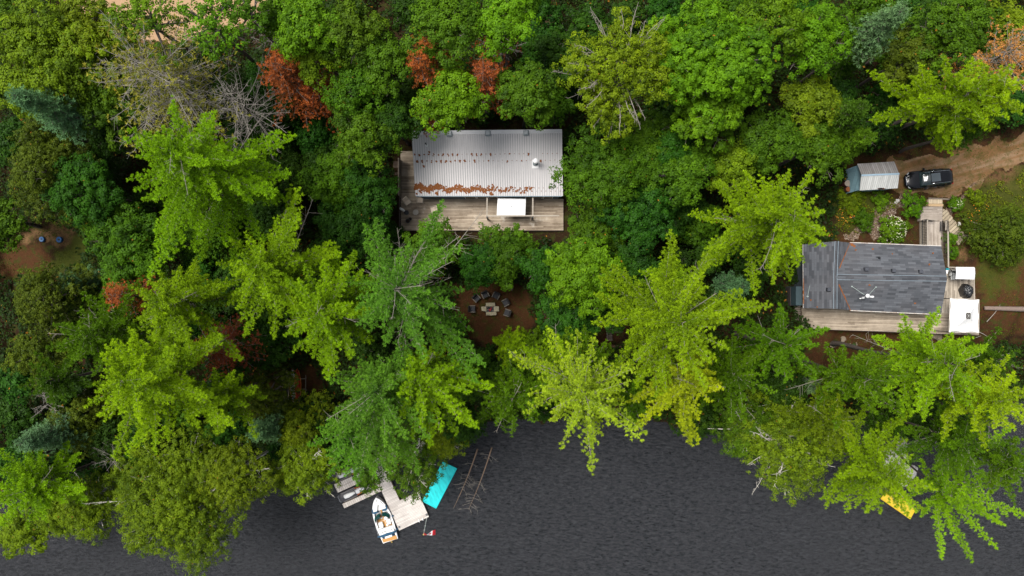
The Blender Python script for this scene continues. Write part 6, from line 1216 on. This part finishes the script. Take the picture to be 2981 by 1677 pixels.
# ---------------------------------------------------------------- the trees, one line each (apex in the 2576 px view)
TL = [
 # ---- big white pines
 ('pine', 425, 378, 235, 23, 'lime', 'largest lime green white pine, below the grey dead pine at the upper left', dict(outline=([0, 40, 90, 130, 180, 230, 270, 310], [1.0, .75, .62, .62, .75, .95, 1.15, 1.2]))),
 ('pine', 642, 672, 150, 19, 'lime', 'white pine with a long arm reaching up and right, left of the cottage deck', dict(outline=([0, 45, 90, 135, 180, 225, 270, 315], [1.0, 1.5, .85, .7, .8, .9, 1.35, 1.1]))),
 ('pine', 793, 790, 160, 20, 'lime', 'lime white pine left of the pine with the bare grey middle', dict(outline=([0, 60, 90, 150, 180, 240, 270, 320], [.8, 1.1, 1.0, .75, .8, .9, .9, .9]))),
 ('pine', 992, 728, 215, 22, 'sea', 'tall blue-green white pine with bare grey branches at its middle', dict(outline=([0, 25, 60, 90, 130, 180, 230, 270, 300, 340], [.85, 1.35, 1.0, .95, .9, .5, .8, 1.0, 1.15, .8]), bare=.32)),
 ('pine', 395, 760, 150, 19, 'lime', 'lime white pine standing between the two orange dead conifers at the left', dict(outline=([0, 90, 180, 270, 315], [1.0, .6, .6, 1.1, 1.3]))),
 ('pine', 300, 960, 190, 21, 'limey', 'bright yellow-green white pine, the lowest big one at the left', dict(outline=([0, 45, 90, 180, 270, 330], [1.5, .9, .6, .6, 1.0, 1.35]))),
 ('pine', 205, 850, 125, 17, 'green', 'darker green white pine with bare twigs on its left side', dict(bare=.15)),
 ('pine', 942, 988, 170, 20, 'sea', 'drooping blue-green white pine above the boat dock', dict(outline=([0, 60, 120, 180, 225, 270, 315], [.7, .5, .5, .8, 1.2, 1.35, 1.1]))),
 ('pine', 1045, 955, 155, 19, 'lime', 'lime white pine directly right of the drooping blue-green one', dict(outline=([0, 90, 180, 225, 270, 320], [1.0, .4, .5, .7, 1.2, 1.25]))),
 ('wisp', 1478, 1005, 150, 21, 'pale', 'sparse pale white pine with long thin arms at the shore, above open water', dict(outline=([0, 45, 90, 120, 165, 200, 240, 270, 315], [.6, 1.0, 1.0, 1.0, 1.1, .7, .9, 1.0, 1.0]))),
 ('pine', 1718, 812, 215, 23, 'lime', 'large lime white pine between the fire pit and the shingled cottage', dict(outline=([0, 45, 90, 135, 180, 225, 270, 315], [1.0, .85, .85, .8, .85, .9, .95, 1.0]))),
 ('pine', 1742, 965, 115, 21, 'yellow', 'yellowish white pine at the shore with drooping tips', dict(outline=([0, 90, 180, 270], [.9, .4, .9, 1.4]), rise=.1, bare=.1)),
 ('pine', 2005, 540, 200, 21, 'lime', 'lime white pine overhanging the left end of the shingled roof', dict(outline=([0, 45, 90, 135, 180, 225, 270, 315], [.55, .65, .55, .8, .95, 1.2, .95, .85]))),
 ('pine', 1990, 870, 110, 15, 'green', 'green pine below the left end of the long wooden deck', {}),
 ('pine', 2415, 920, 165, 20, 'lime', 'bright lime white pine below the right part of the long wooden deck', dict(outline=([0, 90, 180, 270, 315], [.9, .45, 1.0, .9, .9]))),
 ('pine', 2190, 955, 130, 16, 'green', 'duller green pine left of the bright lime one below the long deck', dict(outline=([0, 90, 180, 270], [1, .6, .8, 1]))),
 ('pine', 2520, 1010, 115, 18, 'limey', 'yellow-green white pine at the right edge above the cove', {}),
 ('pine', 2462, 222, 155, 20, 'lime', 'tall lime white pine over the driveway, above the black car', dict(outline=([0, 45, 90, 135, 180, 225, 270, 315], [.9, .7, .6, .85, 1.2, .85, .9, .9]), bare=.12)),
 ('pine', 2530, 215, 85, 20, 'limey', 'yellow-green pine behind the tall one above the driveway, next to the tan dead tree', {}),
 ('wisp', 2405, 1262, 185, 9, 'lime', 'leaning pine with separate long arms over the water at the lower right', dict(outline=([0, 20, 60, 90, 120, 180, 225, 270, 315], [1.0, 1.3, 1.1, .8, .5, .5, .7, .8, 1.15]), depth=3.4, fill=1, side=.15, bare=0, rise=.12, jit=.12, per=7, whorl=1.1)),
 ('pine', 2250, 1205, 140, 12, 'lime', 'yellow-green pine hiding most of the yellow float', dict(outline=([0, 90, 180, 270, 315], [.9, .9, 1.0, 1.0, 1.15]))),
 ('pine', 2440, 1120, 105, 13, 'green', 'green pine right of the dark cove', {}),
 ('pine', 50, 1240, 105, 13, 'lime', 'lime pine at the left edge just above the shore', {}),
 ('pine', 1290, 1005, 95, 15, 'green', 'green pine below the fire pit clearing', dict(outline=([0, 90, 180, 270], [1, .9, .7, .9]))),
 ('pine', 1408, 930, 88, 14, 'lime', 'smaller lime pine right of the green pine below the fire pit', {}),
 ('pine', 1500, 935, 90, 14, 'green', 'green pine behind the sparse pale shore pine', {}),
 ('sapling', 1292, 880, 50, 8, 'lime', 'slender young pine at the lower right rim of the fire pit clearing', {}),
 ('sapling', 1340, 872, 44, 7, 'green', 'thinner darker young pine beside the slender one at the fire pit', {}),
 ('sapling', 1455, 845, 50, 9, 'green', 'young pine between the fire pit and the wooden landing', {}),
 ('sapling', 1705, 700, 65, 16, 'lime', 'narrow pine spire behind the large pine left of the shingled cottage', dict(depth=6)),
 ('pine', 2520, 905, 75, 10, 'mid', 'mid green pine directly below the square white gazebo', {}),
 ('pine', 1600, 1010, 90, 13, 'green', 'green shore pine between the sparse pale pine and the yellowish one', {}),
 ('pine', 1860, 950, 110, 14, 'green', 'green pine right of the yellowish shore pine', {}),
 ('pine', 1255, 1010, 80, 12, 'mid', 'mid green shore pine above the fallen trees in the water', {}),
 ('pine', 520, 1010, 110, 17, 'lime', 'lime pine right of the bright yellow-green one, below the reddish dead conifer', dict(outline=([0, 90, 180, 270, 315], [.9, .5, .6, .9, 1.2]))),
 ('pine', 110, 960, 70, 14, 'mid', 'small mid green pine at the left below the darker pine with bare twigs', {}),
 ('pine', 2560, 1180, 90, 12, 'green', 'green pine cut by the right edge above the open water', {}),
 ('pine', 880, 1105, 105, 14, 'sea', 'lower blue-green pine over the jet ski berths', dict(outline=([0, 90, 180, 270], [1.0, .6, .8, 1.0]))),
 ('pine', 2100, 1060, 85, 13, 'olive', 'olive pine between the white-branched birch and the bright lime pines', {}),
 # ---- broadleaf trees
 ('maple', 85, 110, 185, 17, (.098, .175, .007), 'broad green tree filling the top left corner', {}),
 ('maple', 190, 55, 110, 16, 'olive', 'yellowish tree at the top edge left of the dirt road', {}),
 ('maple', 235, 230, 120, 14, 'mid', 'round green tree left of the grey dead pine', {}),
 ('poplar', 345, 35, 110, 19, 'green', 'open poplar with a thick bare limb in front of the dirt road', {}),
 ('poplar', 505, 45, 95, 18, 'green', 'poplar standing in the middle of the dirt road gap', {}),
 ('poplar', 610, 20, 70, 17, 'mid', 'thin poplar right of the one in the middle of the road gap', {}),
 ('maple', 760, 40, 95, 17, 'green', 'bright green maple at the top right of the dirt road', {}),
 ('maple', 870, 55, 95, 16, 'mid', 'maple with dead twigs at the top, second from the dirt road', {}),
 ('maple', 960, 140, 90, 15, 'mid', 'maple between the two left orange dead conifers', {}),
 ('maple', 890, 200, 85, 14, 'mid', 'maple right of the left orange dead conifer', {}),
 ('maple', 975, 290, 85, 12, 'dark', 'dark green maple at the upper left corner of the metal roof', {}),
 ('maple', 895, 330, 95, 13, 'mid', 'leafy maple left of the metal roof, the larger one', {}),
 ('maple', 1130, 235, 95, 15, 'green', 'round bright green tree directly behind the metal roof', dict(lobes=18)),
 ('maple', 1325, 215, 85, 15, 'mid', 'green tree behind the right roof vents', {}),
 ('maple', 1120, 40, 115, 17, 'mid', 'wide maple at the top edge above the round tree', {}),
 ('maple', 1270, 30, 100, 17, 'green', 'light green tree at the top edge left of the small tan hut', {}),
 ('oak', 1575, 150, 165, 19, 'olive', 'large oak with many dead twigs, above and right of the metal roof', {}),
 ('maple', 1805, 120, 165, 19, 'green', 'fluffy bright green maple, the widest at the top centre right', dict(clump=.36, lobes=22)),
 ('maple', 1800, 265, 100, 16, 'green', 'fluffy bright maple just below the widest one', dict(clump=.36, lobes=16)),
 ('maple', 1960, 40, 100, 17, 'green', 'bright green maple at the top edge right of the widest one', {}),
 ('maple', 2065, 80, 95, 16, 'green', 'maple left of the upper blue-green spruce spire', {}),
 ('maple', 2065, 250, 80, 13, 'olive', 'olive round tree left of the two lower spruce spires', {}),
 ('maple', 1960, 350, 90, 13, 'mid', 'mid green tree above the pine that overhangs the shingled roof', {}),
 ('maple', 2085, 360, 85, 12, 'mid', 'mid green tree left of the blue-grey shed', {}),
 ('maple', 1555, 425, 140, 13, 'mid', 'large leafy tree with yellowing leaves against the right end of the metal roof', dict(lobes=22, leaf=.17)),
 ('maple', 1505, 575, 90, 9, 'mid', 'tree covering the right end of the cottage deck', {}),
 ('maple', 1620, 530, 110, 12, 'deep', 'deep green maple between the two cottages', {}),
 ('maple', 1475, 690, 118, 12, 'green', 'bright green tree right of the fire pit clearing', dict(lobes=18)),
 ('maple', 1272, 638, 82, 6, 'mid', 'leafy tree in front of the white umbrella', {}),
 ('maple', 1080, 628, 80, 6, 'mid', 'leafy tree over the lower left corner of the cottage deck', {}),
 ('maple', 905, 450, 85, 9, 'deep', 'deep green tree left of the cottage side steps', {}),
 ('maple', 868, 572, 92, 9, 'deep', 'deep green tree below left of the cottage deck', {}),
 ('maple', 1205, 665, 60, 6, 'deep', 'small deep green tree above the fire pit chairs', {}),
 ('maple', 1435, 800, 75, 9, 'deep', 'deep green tree at the right rim of the fire pit clearing', {}),
 ('maple', 1600, 680, 85, 10, 'deep', 'deep green tree left of the narrow pine spire', {}),
 ('maple', 300, 620, 130, 12, 'mid', 'leafy green tree right of the sandy clearing with the blue lids', {}),
 ('maple', 190, 480, 110, 12, 'deep', 'deep green tree above the sandy clearing', {}),
 ('maple', 1735, 430, 90, 13, 'mid', 'mid green tree in the dark gap below the fluffy maples', {}),
 ('maple', 1850, 410, 80, 12, 'olive', 'olive tree above the pine that overhangs the shingled roof, left one', {}),
 ('birch', 395, 1290, 200, 11, 'olive', 'broad yellow-green birch leaning over the water at the lower left', dict(lobes=26)),
 ('birch', 2010, 1140, 150, 10, 'olive', 'birch with white bare limbs over the water at the lower right', dict(lobes=22, bare=7)),
 ('birch', 1030, 1180, 95, 4, 'mid', 'small-leaved tree shading the square swim dock', dict(lobes=14)),
 ('birch', 930, 1200, 60, 2, 'mid', 'low leafy tree between the jet ski and the speedboat', dict(lobes=9)),
 ('maple', 35, 1340, 75, 4, 'olive', 'olive tree overhanging the water in the lower left corner', {}),
 ('birch', 195, 1285, 95, 6, 'olive', 'small birch at the shore between the left edge pine and the broad birch', {}),
 ('birch', 560, 1210, 110, 10, 'olive', 'olive birch right of the broad lower left birch', {}),
 ('birch', 755, 1190, 95, 7, 'olive', 'yellowish birch at the shore left of the jet ski berths', {}),
 ('birch', 1890, 1090, 90, 8, 'mid', 'thin birch over the water left of the white-limbed one', {}),
 ('birch', 1108, 1112, 60, 3, 'olive', 'low olive tree above the turquoise float', {}),
 ('maple', 1620, 350, 90, 12, 'mid', 'green tree below the large twiggy oak', {}),
 ('maple', 1420, 130, 80, 10, 'dark', 'dark tree right of the small tan hut', {}),
 ('maple', 790, 125, 75, 14, 'olive', 'olive tree covering the right side of the left orange conifer', {}),
 ('maple', 690, 30, 60, 15, 'mid', 'green tree touching the right end of the dirt road', {}),
 ('maple', 820, 450, 80, 9, 'mid', 'green tree right of the largest white pine', {}),
 ('maple', 2440, 60, 120, 15, 'mid', 'green tree at the top edge near the right corner', {}),
 ('maple', 2550, 60, 90, 14, 'olive', 'olive tree in the top right corner', {}),
 ('maple', 2190, 30, 90, 15, 'mid', 'green tree at the top edge above the upper spruce', {}),
 ('maple', 2310, 130, 80, 13, 'dolive', 'dull olive tree between the upper spruce and the tall driveway pine', {}),
 ('maple', 1700, 380, 70, 12, 'deep', 'deep green tree under the edge of the fluffy maple', {}),
 ('maple', 1540, 760, 80, 9, 'deep', 'deep green tree above the wooden landing', {}),
 # ---- cedars and hemlocks
 ('cedar', 45, 420, 120, 13, 'dolive', 'dark cedar at the left edge below the blue spruce', {}),
 ('cedar', 60, 335, 85, 11, 'dolive', 'dark cedar left of the blue spruce', {}),
 ('cedar', 55, 750, 110, 12, 'dolive', 'large dark cedar below the sandy clearing at the left edge', {}),
 ('cedar', 40, 900, 90, 11, 'dolive', 'dark cedar at the left edge, lowest of the three', {}),
 ('cedar', 2586, 578, 100, 5, 'dolive', 'round dark cedar in the yard at the right edge', dict(lobes=26)),
 ('cedar', 640, 300, 95, 9, 'dark', 'dark cedar right of the bare dead branches', {}),
 ('cedar', 690, 440, 85, 9, 'dark', 'dark cedar right of the largest white pine', {}),
 ('cedar', 560, 220, 85, 10, 'dark', 'dark cedar between the dirt road and the dead pine', {}),
 ('cedar', 480, 140, 75, 10, 'dark', 'dark cedar just below the dirt road', {}),
 ('cedar', 150, 1060, 110, 9, 'dolive', 'dark cedar above the small blue spruce at the lower left', {}),
 ('cedar', 640, 1010, 80, 8, 'dolive', 'dark cedar left of the canoe rack', {}),
 ('cedar', 735, 1085, 88, 7, 'olive', 'olive cedar below the canoe rack', {}),
 ('cedar', 975, 590, 42, 3, 'deep', 'small deep green cedar at the foot of the side steps', {}),
 ('cedar', 2400, 30, 70, 12, 'dark', 'dark cedar at the top edge right of the upper spruce', {}),
 ('cedar', 2255, 290, 62, 9, 'dark', 'dark cedar behind the blue-grey shed', {}),
 ('cedar', 560, 700, 70, 8, 'dark', 'dark cedar left of the pine with the long arm', {}),
 ('cedar', 240, 1120, 90, 8, 'dark', 'dark cedar above the broad lower left birch', {}),
 ('cedar', 480, 600, 90, 9, 'mid', 'green cedar below the largest white pine', {}),
 ('cedar', 620, 850, 90, 9, 'dark', 'dark cedar between the lime pines at the left centre', {}),
 ('cedar', 1180, 950, 80, 7, 'mid', 'green cedar between the drooping pines and the fire pit', {}),
 ('cedar', 1400, 350, 45, 4, 'dark', 'dark cedar at the upper right roof corner', {}),
 ('cedar', 1180, 180, 60, 8, 'dark', 'dark cedar left of the orange conifer behind the roof', {}),
 ('cedar', 2000, 990, 90, 9, 'dark', 'dark cedar behind the white-limbed birch', {}),
 ('cedar', 100, 1310, 70, 6, 'olive', 'olive cedar at the shore in the lower left', {}),
 # ---- spruces
 ('spruce', 38, 240, 62, 19, 'blue', 'tall blue-green spruce leaning outwards at the upper left', {}),
 ('spruce', 2268, 28, 55, 19, 'blue', 'upper blue-green spruce spire, left of the top right corner', {}),
 ('spruce', 2172, 268, 52, 16, 'mid', 'green spruce spire above the shed, the upper of two', {}),
 ('spruce', 2182, 340, 50, 14, 'green', 'green spruce spire above the shed, the lower of two', {}),
 ('spruce', 52, 1118, 55, 13, 'blue', 'small blue spruce at the lower left edge', {}),
 ('spruce', 160, 712, 42, 9, 'blue', 'small blue spruce between the sandy clearing and the first orange conifer', {}),
 ('spruce', 640, 1095, 55, 9, 'blue', 'blue-green spruce below the canoe rack', {}),
 ('spruce', 2400, 470, 1, .6, 'mid', 'SKIP', {}),
 ('spruce', 2048, 972, 30, 8, 'blue', 'tiny blue spruce beside the brown slope below the long deck', {}),
 ('spruce', 720, 250, 55, 9, 'deep', 'dark spruce behind the left orange conifer', {}),
 ('spruce', 1870, 720, 40, 9, 'blue', 'small blue spruce hidden between the lime pines by the shingled cottage', {}),
 ('spruce', 2500, 300, 45, 14, 'mid', 'green spruce right of the tall driveway pine', {}),
 # ---- dead trees
 ('deadpine', 330, 150, 165, 20, 'grey', 'large grey half-dead pine hung with yellow lichen at the upper left', dict(fill=.35, outline=([0, 90, 180, 270, 315], [1.1, .7, .9, 1.2, 1.3]))),
 ('deadpine', 560, 235, 120, 16, 'grey', 'bare grey dead pine with curling branches, right of the lichen-covered one', dict(fill=0, outline=([0, 90, 180, 270], [.9, .8, .5, 1.2]))),
 ('bare', 1262, 75, 75, 12, 'grey', 'slim bare tree with a pale trunk behind the metal roof', {}),
 ('deadpine', 2560, 120, 115, 17, 'tan', 'dead tree with tan brown twigs at the upper right edge', dict(fill=.55)),
 ('rust', 690, 158, 84, 15, 'rust', 'orange dead conifer at the upper left, the tallest orange one', dict(outline=([0, 90, 180, 270], [1, 1, .8, 1]))),
 ('rust', 780, 210, 64, 12, 'rust', 'lower orange dead conifer right of the tallest orange one', {}),
 ('rust', 1075, 98, 50, 16, 'rust', 'small orange dead conifer above the round green tree', {}),
 ('rust', 1050, 148, 40, 16, 'rust', 'narrow orange dead conifer just below the small one above the round tree', {}),
 ('rust', 1218, 168, 70, 16, 'rust', 'bright orange dead conifer behind the middle of the metal roof', {}),
 ('rust', 1062, 285, 34, 10, 'rust', 'scrap of orange dead conifer touching the top edge of the metal roof', {}),
 ('rust', 282, 745, 55, 14, 'rust', 'dull orange dead conifer right of the small blue spruce', {}),
 ('rust', 510, 888, 68, 13, (.27, .070, .035), 'reddish dead conifer lying low between lime pines', {}),
 ('rust', 1255, 60, 45, 8, (.20, .035, .012), 'dark red dead conifer behind the slim bare tree', {}),
 ('bare', 268, 1160, 70, 8, 'grey', 'bare grey tree with drooping twigs above the lower left birch', {}),
 ('bare', 100, 1020, 75, 9, 'grey', 'bare grey branches at the left below the dark cedars', {}),
 ('bare', 640, 60, 60, 14, 'grey', 'bare twiggy tree at the right end of the dirt road', {}),
 # ---- bushes in the garden
 ('hydrangea', 2255, 575, 41, 1.7, 'green', 'large hydrangea bush with white flowers beside the curved path', {}),
 ('hydrangea', 2411, 512, 18, .9, 'green', 'small bush covered with white flowers right of the entrance steps', {}),
 ('bush', 2304, 513, 33, 1.6, 'green', 'round green bush left of the entrance steps', {}),
 ('bush', 2178, 553, 30, 1.3, 'mid', 'dark green bush left of the curved path', {}),
 ('bush', 2148, 500, 40, 1.0, 'olive', 'low olive bush below the blue-grey shed', {}),
 ('bush', 2220, 504, 24, .9, 'green', 'small light green bush between the shed and the curved path', {}),
 ('bush', 2397, 600, 17, 1.2, 'green', 'small bush beside the slanting wooden steps', {}),
 ('bush', 2400, 634, 15, .9, 'mid', 'lower small bush beside the deck railing', {}),
 ('bush', 2460, 495, 22, .8, 'olive', 'low yellow-green bush along the right side of the driveway', {}),
 ('bush', 1150, 830, 30, 1.5, 'deep', 'low dark bush at the left rim of the fire pit clearing', {}),
]
GRP = {'pine': 'white pines', 'wisp': 'white pines', 'sapling': 'young pines', 'maple': 'broadleaf trees of the forest', 'oak': 'broadleaf trees of the forest', 'poplar': 'poplars by the dirt road', 'birch': 'birches along the shore',
       'cedar': 'dark cedars', 'spruce': 'spruces', 'deadpine': 'grey dead trees', 'bare': 'grey dead trees', 'rust': 'orange dead conifers', 'bush': 'garden bushes', 'hydrangea': 'garden bushes'}
M_PETAL = plain('white_petals', (.62, .64, .42), .6)
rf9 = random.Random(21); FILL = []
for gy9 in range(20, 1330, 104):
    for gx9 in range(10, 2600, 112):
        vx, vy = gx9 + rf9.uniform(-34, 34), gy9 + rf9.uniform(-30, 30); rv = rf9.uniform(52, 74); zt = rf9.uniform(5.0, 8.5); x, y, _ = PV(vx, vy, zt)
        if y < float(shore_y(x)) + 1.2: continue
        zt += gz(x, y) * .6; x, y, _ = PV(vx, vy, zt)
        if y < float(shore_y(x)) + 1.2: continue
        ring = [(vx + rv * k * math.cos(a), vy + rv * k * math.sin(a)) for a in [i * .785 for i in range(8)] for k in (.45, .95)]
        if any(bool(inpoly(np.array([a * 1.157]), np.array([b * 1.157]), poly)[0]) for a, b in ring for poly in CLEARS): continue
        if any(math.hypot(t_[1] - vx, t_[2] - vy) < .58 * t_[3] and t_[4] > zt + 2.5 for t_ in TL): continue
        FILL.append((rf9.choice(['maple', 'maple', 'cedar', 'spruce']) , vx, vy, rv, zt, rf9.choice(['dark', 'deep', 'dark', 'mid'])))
print('fill', len(FILL))
USED = set()
def side_label(base, vx, vy, own):
    for t_ in sorted(TL, key=lambda q: math.hypot(q[1] - vx, q[2] - vy)):
        if len(t_[6].split()) > 12 - len(base.split()) + 2 or t_[6] == 'SKIP' or t_[0] in ('bush', 'hydrangea', 'sapling'): continue
        dx, dy = vx - t_[1], vy - t_[2]; w = ('right of' if dx > 0 else 'left of') if abs(dx) > abs(dy) else ('below' if dy > 0 else 'above')
        l = f'{base} {w} the {t_[6]}'
        if l not in USED and len(l.split()) <= 16: USED.add(l); return l
    return own
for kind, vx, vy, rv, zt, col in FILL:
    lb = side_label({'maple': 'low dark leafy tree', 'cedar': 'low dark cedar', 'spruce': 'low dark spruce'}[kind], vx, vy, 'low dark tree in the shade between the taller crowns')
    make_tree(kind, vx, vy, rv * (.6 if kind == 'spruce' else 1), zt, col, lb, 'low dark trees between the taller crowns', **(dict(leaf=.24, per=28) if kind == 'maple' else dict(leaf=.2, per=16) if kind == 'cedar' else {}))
for kind, vx, vy, rv, zt, col, label, kw in TL:
    if label == 'SKIP': continue
    root = make_tree(kind, vx, vy, rv, zt, col, label, GRP[kind], **kw)
    if kind == 'hydrangea':
        r = np.random.default_rng(int(vx)); x, y, _ = PV(vx, vy, zt); R = rv * (H - zt) / 1717.0; m = MB()
        for q in range(int(150 * (R / 1.6) ** 1.6) + 25):
            a = r.uniform(0, 6.28); d = R * .9 * math.sqrt(r.random()); hx, hy = x + d * math.cos(a) + .12 * R, y + d * math.sin(a); hz = zt + .05 - R * .9 * (d / R) ** 2.2 + r.normal(0, .05)
            s = r.uniform(.035, .06); m.lathe((hx, hy, hz), [(s * .4, -s * .6), (s, -.2 * s), (s * .9, s * .4), (s * .3, s * .8)], 7)
        m.build('flower_heads', M_PETAL, root, off=root.location)
labs = [k[6] for k in TL]; assert len(set(labs)) == len(labs), [l for l in labs if labs.count(l) > 1]
print("leaf faces", NFACE[0])
